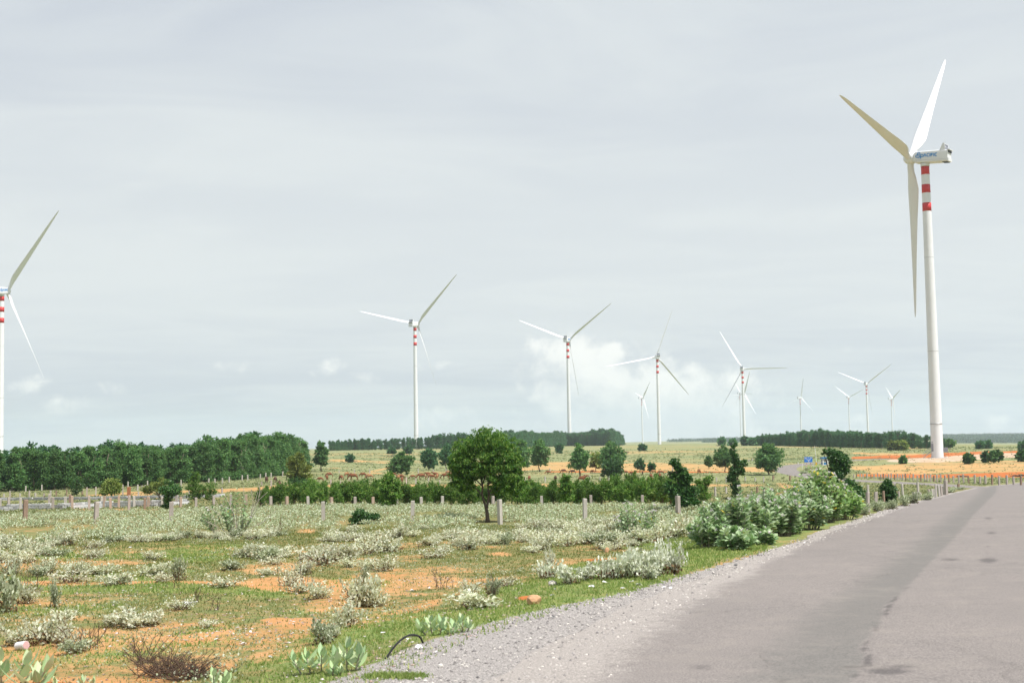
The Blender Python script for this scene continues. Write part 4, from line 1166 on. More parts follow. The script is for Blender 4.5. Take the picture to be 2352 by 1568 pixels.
for u, vb, vt, kd in [(622,1168,1140,'g'),(659,1167,1140,'o'),(708,1167,1140,'w'),(762,1167,1142,'o'),(816,1167,1141,'g'),(857,1168,1141,'o'),(912,1167,1141,'g'),(968,1166,1141,'w'),(1016,1168,1139,'w'),(1132,1167,1139,'g'),
                      (1245,1165,1138.5,'w'),(1358,1165,1137,'g'),(1476,1165,1137,'g')]:
    lab = "hedge-front post, " + {622:"first right of the leggy shrub",659:"dusty orange, second right of the leggy shrub",708:"between two dusty orange ones",762:"dusty orange, above the whitish front post",816:"above the glossy dark bush",
      857:"dusty orange, above right of the glossy dark bush",912:"below the tallest young tree",968:"whitish, right of the tallest young tree",1016:"last before the lone tree",1132:"directly behind the lone tree trunk",1245:"first right of the lone tree",1358:"just right of the front row post in mid field",1476:"above the milkweed clump"}[u]
    post(u, vb, vt, lab, G2, kd, 6.0)
G3 = "posts along the near block wall"
for u, vb, vt, kd in [(47,1171,1145,'w'),(121,1170,1143,'g'),(166,1168,1140,'o'),(160,1167,1137,'b'),(205,1170,1140,'g'),(239,1166,1140,'o'),(254,1168,1144,'o'),(273,1167,1139,'o'),(296,1172,1139,'g'),(308,1164,1140,'w'),(332,1168,1144,'b'),(340,1163,1141,'o'),
                      (372,1162,1141,'w'),(415,1166,1142,'o'),(450,1166,1143,'g'),(491,1160,1138,'g'),(530,1162,1136,'g'),(566,1160,1136,'o'),(0,1172,1148,'w'),(113,1166,1136,'g'),(20,1162,1143,'g'),(150,1160,1141,'w'),(232,1160,1141,'w'),(405,1158,1138,'g')]:
    post(u, vb, vt, {'w':"pale","g":"grey","o":"dusty orange","b":"brown"}[kd] + " concrete post standing along the near block wall on the left", G3, kd, 5.0)
G4 = "posts along the edge of the left wood"
for u, vb, vt in [(27,1128,1117),(59,1128,1116),(96,1126,1113.5),(135,1124,1111),(214,1120,1108.5),(294,1118,1106),(339,1115,1104),(416,1115,1102),(479,1111,1098.5),(494,1111,1099),(511,1110,1097),(526,1107,1095),(556,1103,1091),(569,1103,1090),(598,1099,1088.5),(610,1096.5,1085.5),(622.5,1096.5,1085.5),(649,1094,1082.5),(661,1092,1081)]:
    post(u, vb, vt, "small pale post along the foot of the left wood", G4, 'w', 2.6)
G5 = "posts between the block walls and the left wood"
for u, vb, vt, kd in [(9,1142,1134,'w'),(23,1141,1127.5,'g'),(46,1141,1133,'w'),(67,1141,1127,'g'),(81,1141,1132,'w'),(101,1141,1133,'g'),(116,1140,1127,'w'),(129,1139,1127,'b'),(153,1138,1124,'b'),(189,1136,1127.5,'b'),(199.5,1139,1120,'g'),(220,1139,1119,'w'),(282,1139,1114,'g'),(316,1126,1113,'w'),(326,1125,1115,'g'),(334,1124,1114,'w'),(318,1138,1129,'w'),
                      (601,1116,1106,'g'),(623,1117,1102.5,'w'),(627,1131,1122,'g'),(668,1130,1121,'g'),(510,1132,1120,'g'),(435,1137,1127,'w')]:
    post(u, vb, vt, "small fence post on the grass between the block walls and the left wood", G5, kd, 3.0)
G6 = "posts of the fence before the cows"
for u, vb, vt in [(760,1116,1101),(782,1117,1104),(802,1115,1099),(824,1114,1105),(843,1113,1101),(933,1112,1096),(955,1112,1098),(984,1112,1097),(1010,1112,1102),(1207,1111,1098),(1252,1108,1094),(1354,1108,1092),(1378,1105,1095),(1399,1106,1092.5),(1440,1105,1094),(1479,1107,1094),(1523,1109,1094),(1548,1108,1096),(1646,1106,1096),(1668,1108,1094),(1712,1107,1095),(1735,1106,1097),(1754,1108,1094),(875,1112,1104),(1035,1110,1100)]:
    post(u, vb, vt, "small pale post of the fence running in front of the grazing cows", G6, 'w', 2.4)
G7 = "far posts on the pasture behind the cows"
for u, vb, vt in [(814,1088,1077.5),(779,1086,1080),(849,1088,1076.5),(961,1087,1076),(995,1087,1077),(1025,1090,1076),(1263,1084,1075),(1545,1082,1073),(1720,1060,1055),(1700,1060,1054.5),(1741,1058,1053),(1728,1058,1053)]:
    post(u, vb, vt, "faint far post on the pasture behind the cows", G7, 'w', 2.0)
G8 = "posts on the orange strip and behind the hedge"
for u, vb, vt, kd in [(834,1136,1122,'g'),(990,1136,1121,'w'),(1000,1134,1127,'o')]:
    post(u, vb, vt, "whitish post half hidden between the hedge and the orange strip", G8, kd, 3.4)
G9 = "fence posts in front of the green column tree"
for u, vb, vt, kd in [(1598,1141,1117,'g'),(1592,1140,1121,'w'),(1643,1140,1119,'w'),(1668,1134,1119,'w'),(1701,1146,1119,'w'),(1740,1137,1118,'b'),(1755,1144,1120,'w'),(1776,1103,1092,'b'),(1815,1104,1092,'b')]:
    post(u, vb, vt, ("brown" if kd == 'b' else "pale") + " fence post in the row running past the slim creeper-clad column", G9, kd, 3.6)
G10 = "concrete posts along the roadside"
for u, vb, vt, kd, lab in [(1993.5,1177,1131,'g',"nearest tall roadside post, just right of the milkweed thicket"),(2011,1172,1131,'g',"second tall roadside post, just right of the nearest one"),(2031,1162,1128.5,'b',"brown roadside post left of the dark upright bush"),(2048,1158,1126.5,'w',"pale roadside post in front of the dark upright bush"),
   (1961,1152,1133,'g',"roadside post with its foot hidden at the end of the milkweed thicket"),(2065,1148,1128.5,'g',"short grey roadside post right of the dark upright bush"),(2106,1151,1131,'w',"pale leaning roadside post in the grey-leaved weeds"),(2114,1146,1131,'g',"roadside post behind the pale leaning one"),
   (2150,1143,1114,'w',"pale roadside post in the cluster before the thick post"),(2158,1141,1116,'w',"second pale roadside post in the cluster before the thick post"),(2163,1139,1117,'g',"grey roadside post in the cluster before the thick post"),(2173,1137,1105,'g',"thickest roadside post at the end of the row by the bend"),(2168,1136,1118,'w',"pale post touching the thickest roadside post"),
   (2201.5,1122,1111,'b',"last short brown post on the grass tip at the bend"),(1994,1133,1114,'w',"thin pale post behind the two tall roadside posts"),(2056,1133,1111,'w',"thin pale post above the dark upright bush"),(2074,1140,1112.5,'w',"thin pale post right of the dark upright bush"),(2109,1132,1108,'w',"tall thin pale post in the middle of the roadside row"),
   (2134,1142,1124,'g',"low grey post in the weeds before the cluster"),(2141.5,1144,1124,'w',"low pale post in the weeds before the cluster"),(2146,1142,1124,'w',"low pale post touching the cluster"),(2098,1146,1130,'w',"low pale post left of the pale leaning one")]:
    post(u, vb, vt, lab, G10, kd, 6.4 if u < 2012 and vb > 1160 else (6.4 if u == 2173 else 4.0), .05 if u in (2106,) else 0)
G11 = "fence posts beyond the side road"
xs = [790,815,848,875,910,945,975,1010,1040,1062,1085,1110,1135,1165,1190,1215,1240,1268,1300,1335,1375,1405,1440,1465,1495,1525,1555,1590,1630,1665,1705,1755,1800,1845,1900,1950,2000,2060,2125,2195,2260,2325]
for i, x in enumerate(xs):
    yb = 715 + (x-800)*.049; hh = 33 + (x-790)*.030 + (i*7 % 5)*4
    u = 1764 + x/4; vb = 918.7 + yb/4
    post(u, vb, vb-hh/4, "post of the fence between the side road and the orange bank" + (", near the creeper-smothered tree" if u < 2050 else (", near the bend" if u < 2200 else ", at the right edge")), G11, 'b' if i % 4 in (1,) else 'g', 2.1+.0010*(x-790))
# brick pillar
bp = at(296, 1143); k = math.hypot(bp[0], bp[1])/FOC
pil = thing("brick_pillar", "orange brick gate pillar above the near block wall on the left", "pillar", tuple(bp), .2)
M_BRICK = plain("fired orange brick", (.46,.19,.09), (.36,.14,.07), 5, .9, bump=.3)
obj("core", MB().box((0,0,.62),(.30,.30,1.3)).mesh("core", M_POST), pil)
brm = MB().box((0,0,0),(.17,.09,.062)).mesh("brick", M_BRICK)
for c in range(17):
    for s_ in range(4):
        a = s_*math.pi/2
        for q in (-1, 1):
            off = .09*q + (.02 if c % 2 else -.02)
            obj("brick", brm, pil, loc=(math.cos(a)*.155 - math.sin(a)*off, math.sin(a)*.155 + math.cos(a)*off, .05+.075*c), rot=(0,0,a+math.pi/2))

# ---------------------------------------------------------------- low walls of concrete blocks
M_BLOCK = plain("grey concrete block", (.62,.625,.63), (.50,.505,.52), 3, .92, bump=.4)
M_BLOCK2 = plain("darker concrete block", (.46,.465,.49), (.36,.365,.39), 3, .92, bump=.4)
M_MORTAR = plain("mortar", (.25,.24,.235), None, 6, .95)
def block_mesh(mat, L, H, D, seed):
    r = np.random.default_rng(seed); mb = MB().box((0,0,0),(L,D,H)); mb.V[0] += r.normal(size=mb.V[0].shape)*.006
    return mb.mesh("block", mat)
def block_wall(name, pts, courses, bl, bh, label, seed, mats):
    r = np.random.default_rng(seed)
    P = np.array([at(u, v)[:2] for u, v in pts]); P = catmull(P, .1)
    cs = np.concatenate([[0], np.cumsum(np.linalg.norm(np.diff(P, axis=0), axis=1))])
    org = (P[0,0], P[0,1], atz(P[0,0], P[0,1]))
    t = thing(name, label, "wall", org)
    bms = [block_mesh(mats[i % len(mats)], bl*.935, bh*.89, .19, seed+i) for i in range(5)]
    n = int(cs[-1]/bl); mort = MB()
    for c in range(courses):
        for i in range(n):
            s_ = (i + .5 + .5*(c % 2))*bl
            if s_ > cs[-1] or (c == courses-1 and vnoise(np.array([i*.35]), np.array([seed*.7]), 3)[0] < .30): continue
            x = np.interp(s_, cs, P[:,0]); y = np.interp(s_, cs, P[:,1])
            x2 = np.interp(min(s_+.2, cs[-1]), cs, P[:,0]); y2 = np.interp(min(s_+.2, cs[-1]), cs, P[:,1])
            x1 = np.interp(s_-.2, cs, P[:,0]); y1 = np.interp(s_-.2, cs, P[:,1])
            a = math.atan2(y2-y1, x2-x1); z = float(base_z(x, y)) - .08 + bh*(c+.5)
            obj("block", bms[r.integers(5)], t, loc=(x-org[0]+r.normal()*.006, y-org[1]+r.normal()*.006, z-org[2]), rot=(0,0,a))
            if c < courses-1: mort.box((x-org[0], y-org[1], z-org[2]+bh*.25), (bl*1.0, .12, bh*1.1), 0, _rz(a))
    mm = mort.mesh("mortar", M_MORTAR); o = obj("mortar", mm, t)
block_wall("block_wall", [(-40,1173),(15,1172),(60,1170),(120,1168.5),(165,1167.5),(225,1166.5),(262,1166),(325,1163),(372,1161.5),(430,1158)], 3, .42, .215, "nearer low wall of grey concrete blocks on the left", 61, [M_BLOCK, M_BLOCK, M_BLOCK2])
block_wall("block_wall", [(-40,1150),(40,1148.5),(120,1147.5),(200,1147),(262,1146),(330,1145),(400,1144),(470,1142),(515,1140)], 2, .42, .22, "farther low wall of darker concrete blocks on the left", 62, [M_BLOCK2, M_BLOCK2, M_BLOCK])

# ---------------------------------------------------------------- cows
M_COW = plain("reddish brown hide", (.20,.075,.032), (.15,.055,.024), 2, .75)
M_COWD = plain("dark brown hide", (.075,.032,.02), (.05,.022,.014), 2, .75)
M_COWT = plain("tan hide", (.34,.17,.085), (.28,.13,.06), 2, .75)
M_HORN = plain("pale horn", (.45,.40,.32), None, 3, .6)
def skin_mesh(name, nodes, edges, mat, sub=1):
    me = bpy.data.meshes.new(name); me.from_pydata([n[0] for n in nodes], edges, [])
    o = bpy.data.objects.new(name, me); COL.objects.link(o)
    sk = o.modifiers.new("s", 'SKIN'); sk.use_smooth_shade = True
    for i, n in enumerate(nodes):
        me.skin_vertices[0].data[i].radius = (n[1], n[2] if len(n) > 2 else n[1])
    me.skin_vertices[0].data[0].use_root = True
    ss = o.modifiers.new("d", 'SUBSURF'); ss.levels = sub; ss.render_levels = sub
    dg = bpy.context.evaluated_depsgraph_get()
    out = bpy.data.meshes.new_from_object(o.evaluated_get(dg)); out.name = name
    bpy.data.objects.remove(o); out.materials.clear(); out.materials.append(mat)
    return out
def cow_parts(grazing, mat):
    # head towards +x; about 1.15 m at the withers
    nd = [((-.62,0,.92),.22,.25),((-.30,0,.86),.27,.30),((.05,0,.84),.28,.31),((.38,0,.90),.24,.29),((.58,0,.98 if not grazing else .92),.15,.20)]
    if grazing: nd += [((.82,0,.72),.11,.14),((1.00,0,.46),.10,.12),((1.06,0,.30),.09,.10),((1.10,0,.12),.06,.065)]
    else: nd += [((.82,0,1.14),.11,.14),((.98,0,1.22),.10,.12),((1.14,0,1.14),.08,.09),((1.28,0,1.04),.055,.06)]
    ed = [(i, i+1) for i in range(8)]
    def leg(b, x, y, hind):
        i = len(nd)
        if hind: q = [((x,y,.66),.12),((x+.05,y,.50),.075),((x-.09,y,.36),.05),((x-.05,y,.12),.04),((x-.02,y,.0),.05)]
        else: q = [((x,y,.62),.095),((x+.01,y,.40),.055),((x,y,.30),.05),((x,y,.10),.038),((x+.02,y,.0),.048)]
        nd.extend(q); ed.append((b, i)); ed.extend([(i+j, i+j+1) for j in range(4)])
    leg(0,-.55,.15,True); leg(0,-.60,-.15,True); leg(3,.42,.13,False); leg(3,.36,-.13,False)
    body = skin_mesh("body", nd, ed, mat, 1)
    hx, hz = (.98,.50) if grazing else (.96,1.30)
    tail = MB().tube([(-.80,0,1.02),(-.90,0,.85),(-.90,.02,.55),(-.88,.02,.38)], [.03,.022,.02,.045], 5).mesh("tail", mat)
    ear = MB()
    for s_ in (-1,1): ear.tube([(hx,s_*.07,hz),(hx-.03,s_*.17,hz+.01),(hx-.02,s_*.25,hz-.03)], [.02,.05,.01], 5)
    horn = MB()
    for s_ in (-1,1): horn.tube([(hx-.02,s_*.06,hz+.05),(hx-.06,s_*.10,hz+.12),(hx-.04,s_*.11,hz+.19)], [.02,.016,.005], 5)
    return [("body", body), ("tail", tail), ("ears", ear.mesh("ears", mat)), ("horns", horn.mesh("horns", M_HORN))]
COW = {('g',0): cow_parts(True, M_COW), ('s',0): cow_parts(False, M_COW), ('g',1): cow_parts(True, M_COWD), ('g',2): cow_parts(True, M_COWT), ('s',2): cow_parts(False, M_COWT)}
def cow(x, y, face, label, kind=('g',0), sz=1.0, reg=6):
    if reg == 6: u, v = 689+x/5.85, 1062.3+(y+17)/5.85
    elif reg == 2: u, v = 588+x/4, 918.7+(y+14)/4
    else: u, v = 1176+x/4, 918.7+(y+14)/4
    p = at(u, v)
    rz = {'l': math.pi, 'r': 0.0, 'b': math.pi/2, 'f': -math.pi/2, 'bl': 2.2, 'br': 1.0, 'fl': -2.4}[face] + r.normal()*.12
    place("cow", COW[kind], tuple(p), rz, .90*sz, label, "cow", "brown cows grazing on the pasture")
for a in [(277,235,'l',"small brown cow grazing, leftmost of the loose herd right of the yellow green tree",('g',0),.8),(365,220,'b',"brown cow seen from behind, next to one grazing to the left"),(400,180,'l',"brown cow grazing to the left, just above one seen from behind"),
  (555,222,'bl',"brown cow alone, seen from behind, left of the large grazing cow"),(627,172,'br',"reddish cow grazing on the upper part of the pasture",('g',2)),(680,175,'b',"dark cow seen from behind on the upper part of the pasture",('g',1),.9),
  (722,216,'l',"large brown cow grazing to the left above a pale post",('g',0),1.25),(855,178,'l',"brown cow grazing to the left, highest of the trio before the rounded tree"),(888,202,'b',"dark cow seen from behind in the trio before the rounded tree",('g',1),.95),(940,206,'l',"brown cow grazing, lowest right of the trio before the rounded tree",('g',2),1.05),
  (1262,182,'l',"brown cow partly hidden under the rounded tree"),(1325,214,'b',"tan cow seen from behind right of the rounded tree's trunk",('g',2)),(1362,205,'l',"brown cow under the right side of the rounded tree"),(1372,250,'b',"brown cow nearest to the hedge, below the rounded tree"),
  (1522,202,'l',"small brown cow grazing alone between the rounded and the bell-shaped tree",('g',0),.85),(1640,212,'l',"large dark red cow grazing below the bell-shaped tree",('g',0),1.25),(1722,170,'l',"brown cow just right of the bell-shaped tree's trunk"),(1752,196,'l',"tan cow in the middle of the cluster below the bell-shaped tree",('g',2),.95),
  (1782,208,'l',"brown cow at the lower right of the cluster below the bell-shaped tree"),(1828,175,'l',"brown cow lifting its head above a tan one seen from behind",('s',0)),(1843,198,'b',"tan cow seen from behind at the end of the cluster",('g',2)),(1958,202,'l',"large brown cow grazing just left of the lone tree's crown",('g',0),1.15),
  (2005,147,'l',"reddish cow highest on the pasture, left of the lone tree's crown",('g',2)),(2052,186,'l',"brown cow partly hidden by the lone tree's crown on its left"),(2130,150,'l',"brown cow showing through the lone tree's lower crown")]:
    cow(*a)
for a in [(97,745,'b',"blackish cow at the foot of the left wood, leftmost",('g',1),1.1,2),(177,742,'b',"dark cow by the left wood, between a blackish one and the yellow green tree",('g',1),1,2),(212,802,'b',"dark brown cow on the near orange strip left of the yellow green tree",('g',1),1.15,2),(355,740,'l',"brown cow half hidden behind the yellow green tree",('g',0),1,2),
  (160,730,'b',"brown cow just right of the lone tree's crown",('g',0),1.1,3),(338,668,'l',"small cow on the orange strip under the bell-shaped tree with two stems",('g',0),.9,3),(400,727,'b',"brown cow seen from behind midway to the tall oval tree",('g',1),1,3),(480,657,'l',"dark cow grazing on the orange strip left of the tall oval tree",('g',1),1,3),(467,700,'b',"brown cow seen from behind below the one on the orange strip",('g',0),.9,3),
  (640,742,'r',"brown cow standing below the tall oval tree with its head raised",('s',0),1.15,3),(667,716,'b',"dark cow seen from behind beside the one with its head raised",('g',1),1,3),(560,664,'l',"cow in the shade left of the tall oval tree's trunk",('g',1),1,3),(627,672,'b',"cow behind the trunk of the tall oval tree",('g',0),.9,3),(745,660,'bl',"brown cow between the two tall trees",('g',0),.9,3),
  (1048,672,'l',"brown cow just right of the low dark vine-covered tree",('g',0),1,3),(1112,680,'l',"brown cow grazing second right of the low dark tree",('g',0),.95,3),(1200,668,'b',"cow seen from behind below the small dark tree",('g',1),.8,3),(1277,712,'b',"brown cow seen from behind above the hedge's right part",('g',0),1.1,3),(1280,737,'l',"brown cow hidden to its back by the hedge's right part",('g',0),.9,3),
  (1305,662,'l',"small brown cow beside a sapling on the orange strip",('g',2),.9,3),(1358,706,'b',"brown cow seen from behind left of the creeper-hung tree",('g',0),1.1,3),(1372,672,'l',"reddish cow grazing at the rim of the orange strip",('g',0),1,3),(1475,692,'l',"dark cow behind the creeper-hung tree's hanging branch",('g',1),1.1,3),(1718,660,'br',"reddish cow grazing alone right of the creeper-hung tree",('g',0),1,3),(1153,737,'b',"cow seen from behind over the taller hedge plants",('g',1),.9,3),(125,777,'b',"dark cow at the hedge just right of the lone tree's crown",('g',1),.9,3)]:
    cow(*a)

# ---------------------------------------------------------------- road sign, barrier pole and booth by the side road
M_BLUE = plain("blue sign face", (.02,.16,.56), (.018,.145,.52), 2, .45)
M_SWHITE = plain("white sign paint", (.72,.72,.72), None, 2, .5)
M_YEL = plain("yellow paint", (.70,.42,.02), (.6,.35,.02), 3, .5)
M_BLUE2 = plain("blue booth paint", (.03,.19,.42), (.025,.16,.37), 2, .5)
M_GLASS = plain("dark booth window", (.10,.11,.12), (.16,.16,.17), 3, .15)
s0 = at(1857.5, 1078); k = math.hypot(s0[0], s0[1])/FOC
sg = thing("road_sign", "blue direction sign with a white forked arrow beside the side road", "road sign", tuple(s0), .10)
bw, bh, bz0 = 18.4*k, 12.0*k, 16.2*k
obj("board", MB().box((0,0,bz0+bh/2),(bw,.08,bh)).mesh("board", M_BLUE), sg)
ar = MB()
def bar(x0, z0, x1, z1, w, y=-.055):
    a = np.array([x0,z0]); b_ = np.array([x1,z1]); d_ = (b_-a)/np.linalg.norm(b_-a); n_ = np.array([-d_[1],d_[0]])*w/2
    q = [a-n_, b_-n_, b_+n_, a+n_]
    ar.add([(p_[0],y,p_[1]) for p_ in q]+[(p_[0],y+.02,p_[1]) for p_ in q], [(0,1,2,3),(7,6,5,4),(0,4,5,1),(1,5,6,2),(2,6,7,3),(3,7,4,0)])
bar(.05*bw, bz0+.02*bh, .03*bw, bz0+.34*bh, .055*bw); bar(.03*bw, bz0+.32*bh, -.25*bw, bz0+.58*bh, .05*bw); bar(.03*bw, bz0+.32*bh, .25*bw, bz0+.58*bh, .05*bw)
obj("arrow", ar.mesh("arrow", M_SWHITE), sg)
ar = MB(); rr2 = np.random.default_rng(3)
for row_, (x0, x1) in ((.88,(-.46,-.18)),(.78,(-.46,-.22)),(.69,(-.44,-.26)),(.88,(.20,.45)),(.78,(.22,.42)),(.70,(.26,.40)),(.84,(-.08,.06)),(.74,(-.03,.08))):
    x = x0
    while x < x1:
        w_ = .018+.014*rr2.random(); ar.box(((x+w_/2)*bw, -.05, bz0+row_*bh), (w_*bw, .015, .055*bh)); x += w_+.012
obj("text_rows", ar.mesh("text_rows", M_SWHITE), sg)
pp = MB().tube([(0,0,-.1),(0,0,bz0+bh*.9)], .06, 8).mesh("pole", M_SWHITE)
pr = MB()
for z in (.25,.75,1.25): pr.tube([(0,0,z),(0,0,z+.25)], .066, 8)
prm = pr.mesh("stripe", M_RED)
for x in (-.22*bw,.28*bw):
    o = obj("pole", pp, sg, loc=(x,.11,0)); obj("stripe", prm, o)
b0 = at(1894, 1067.6); k = math.hypot(b0[0], b0[1])/FOC
bo_ = thing("guard_booth", "small white and blue guard booth half hidden by the creeper-smothered tree", "booth", tuple(b0), .12)
w_, h_ = 12.2*k, 16.4*k
fr = MB()
for sx1, sy1 in product((-1,1),(-1,1)): fr.box((sx1*(w_/2-.1), sy1*(w_/2-.1), h_*.43), (.22,.22,h_*.9))
fr.box((0,0,h_*.42),(w_-.1,w_-.1,.16)); fr.box((0,0,h_*.84),(w_-.1,w_-.1,.2)); fr.box((0,0,.05),(w_,w_,.16))
obj("frame", fr.mesh("frame", M_SWHITE), bo_)
obj("panel", MB().box((0,0,h_*.21),(w_-.24,w_-.24,h_*.36)).mesh("panel", M_BLUE2), bo_)
wn = obj("window", MB().box((0,0,h_*.63),(w_-.26,w_-.26,h_*.36)).mesh("window", M_GLASS), bo_)
mu = MB()
for x in (-.2,.0,.2): mu.box((x*w_, -(w_/2-.12), h_*.63),(.05,.05,h_*.36)); 
mu.box((0, -(w_/2-.12), h_*.60),(w_-.3,.05,.05))
obj("mullion", mu.mesh("mullion", M_SWHITE), wn)
rf = MB().box((0,0,h_*.94),(w_+.35,w_+.35,.30)); rf.box((0,0,h_*.94+.2),(w_-.2,w_-.2,.14))
obj("roof", rf.mesh("roof", M_BLUE2), bo_)
q0 = at(1875, 1067.6); k = math.hypot(q0[0], q0[1])/FOC
gp = thing("barrier_post", "raised white barrier pole on a yellow stand between sign and booth", "barrier", tuple(q0), 0)
obj("stand", MB().box((0,0,3.6*k),(3.2*k,2.6*k,7.2*k)).box((0,0,.04),(4.5*k,4.5*k,.1)).mesh("stand", M_YEL), gp)
obj("arm", MB().tube([(0,-.3,6*k),(-1.2*k,-.3,22*k),(-3*k,-.3,43.5*k)], [.09,.07,.05], 6).mesh("arm", M_SWHITE), gp)
for i, (u, vb, vt) in enumerate([(1842.5,1075,1064),(1851,1078,1070),(1833,1067,1061)]):
    p = at(u, vb); kk = math.hypot(p[0], p[1])/FOC
    o = obj("marker_post", MB().tube([(0,0,-.1),(0,0,(vb-vt)*kk*.8)], .09, 6).tube([(0,0,(vb-vt)*kk*.8),(0,0,(vb-vt)*kk)], .095, 6).mesh("marker_post", M_SWHITE), None, tuple(p))
    tag(o, ["white marker post just left of the blue sign", "white marker post at the foot of the blue sign", "white marker post on the far side of the side road bend"][i], "marker post", "white marker posts at the side road")
# brushwood piles on the pasture
M_BRUSH = plain("dry brushwood", (.11,.085,.07), (.07,.055,.048), 4, .95)
for i, (u, v, w, h) in enumerate([(812,1060,16,4),(900,1047,14,3),(1440,1040,16,5),(1650,1024,12,3),(2210,1095,22,4),(2340,1094,26,6)]):
    p = at(u, v); k = math.hypot(p[0], p[1])/FOC; rb_ = np.random.default_rng(900+i); mb = MB()
    for j in range(46):
        a = rb_.normal(size=3)*np.array([w*k*.28, .5, h*k*.16]) + np.array([0,0,h*k*.35]); d_ = unit(1, rb_)[0]*np.array([1,1,.35])*w*k*.16
        mb.tube([a-d_, a+d_], [.05,.03], 4, cap=False)
    o = obj("brushwood_pile", mb.mesh("brushwood_pile", M_BRUSH), None, tuple(p))
    tag(o, ["pile of dry brushwood beside the tiny windblown tree on the pasture","pile of dry brushwood near the foot of the ridge wood","pile of dry brushwood on the slope right of the broad tall tree","pile of dry brushwood on the ridge crest by a small far tree","grey brushwood heap on the orange bank beyond the bend","dark brushwood heap on the orange bank at the right edge"][i], "brushwood", "brushwood piles")

# ---------------------------------------------------------------- pale scrub
M_PALE = leafmat("pale dusty leaves", [(0,(.22,.15,.07)),(.08,(.38,.33,.21)),(.3,(.52,.54,.41)),(.75,(.66,.68,.56)),(1,(.78,.79,.69))], .36, .8, .12, .05)
M_PALEM = leafmat("pale scrub leaves", [(0,(.20,.13,.06)),(.10,(.32,.27,.16)),(.3,(.34,.40,.24)),(.75,(.45,.51,.36)),(1,(.62,.66,.54))], .32, .8, .12, .05)
M_PALEG = leafmat("grey green leaves", [(0,(.17,.19,.11)),(.4,(.33,.38,.25)),(.8,(.46,.50,.37)),(1,(.60,.63,.51))], .3, .8, .14, .05)
M_TWIG = plain("dry brown twig", (.12,.08,.058), (.075,.052,.038), 20, .9)
M_TWIGP = plain("bleached twig", (.42,.38,.33), (.32,.28,.24), 20, .9)
M_DEAD = leafmat("withered brown leaves", [(0,(.07,.045,.03)),(.5,(.14,.085,.05)),(1,(.26,.17,.09))], .1, .9, .1, .05)
def scrub_kind(seed, n=640, hgt=.5, wid=.5, L=.078, Wd=.052, mat=None, stems=9, low=.15):
    """a knee-high bush: stems fan out from one foot, leaves crowd towards their ends"""
    r = np.random.default_rng(seed); tb = MB(); C = []; A = []
    for i in range(stems):
        a = r.random()*6.28; o_ = wid*(.25+.75*r.random()**.7); z = hgt*(.5+.55*r.random())*(1-.35*(o_/wid)**2)
        e = np.array([math.cos(a)*o_, math.sin(a)*o_, z]); mid = e*np.array([.45,.45,.5])
        tb.tube([(0,0,-.03), mid, e], [.011,.008,.003], 4, cap=False)
        k = n//stems; t = low + (1-low)*r.random(k)**.65
        P = np.where(t[:,None] < .5, mid*(t[:,None]*2), mid + (e-mid)*((t[:,None]-.5)*2))
        P = P + r.normal(size=(k,3))*np.array([.065,.065,.05])*(wid/.5)
        C.append(P); d = unit(k, r)*.9 + np.array([0,0,.35]) + P/np.linalg.norm(P+1e-9, axis=1)[:,None]*.5
        A.append(d/np.linalg.norm(d, axis=1)[:,None])
    C = np.concatenate(C); A = np.concatenate(A); C[:,2] = np.maximum(C[:,2], .02)
    N = unit(len(C), r) + np.array([0,0,.9]); N /= np.linalg.norm(N, axis=1)[:,None]
    k = .6+.7*r.random(len(C))
    V, F = leaf_faces(C, A, N, L*k, Wd*k)
    q = 90; a = r.random(q)*6.28; o_ = wid*.62*r.random(q)**.6
    P = np.stack([np.cos(a)*o_, np.sin(a)*o_, hgt*.30*r.random(q)**1.3+.01], 1)
    V2, F2 = leaf_faces(P, unit(q, r), unit(q, r)+np.array([0,0,.5]), L*(.7+.6*r.random(q)), Wd*.8)
    return [("stems", tb.mesh("stems", M_TWIG)), ("foliage", MB().add(V, F).mesh("foliage", mat or M_PALE)), ("dead_leaves", MB().add(V2, F2).mesh("dead_leaves", M_DEAD))]
M_PALEW = leafmat("white felted leaves", [(0,(.30,.27,.18)),(.1,(.45,.46,.36)),(.4,(.60,.63,.53)),(1,(.76,.78,.70))], .32, .8, .08, .05)
SCR = [scrub_kind(700+i) for i in range(7)]
SCRW = [scrub_kind(760+i, 560, .5, .5, .095, .062, M_PALEW, 9, .1) for i in range(4)]
SCRG = [scrub_kind(720+i, mat=M_PALEG) for i in range(3)]
SCRL = [scrub_kind(740+i, 380, .42, .6, .07, .046, None, 13, .3) for i in range(3)]      # looser, twiggy
PG = "pale dusty shrubs of the field"
r = np.random.default_rng(55)
def scrub(u, v, wpx, hpx, label, kind=None, group=PG):
    p = at(u, v); k = math.hypot(p[0], p[1])/FOC
    s_ = wpx*k/1.0; h = hpx*k/.52
    kd = kind or SCR
    place("pale_shrub", kd[r.integers(len(kd))], (p[0], p[1], p[2]), r.random()*6.28, (s_, s_, h), label, "shrub", group)
    return p
taken = []
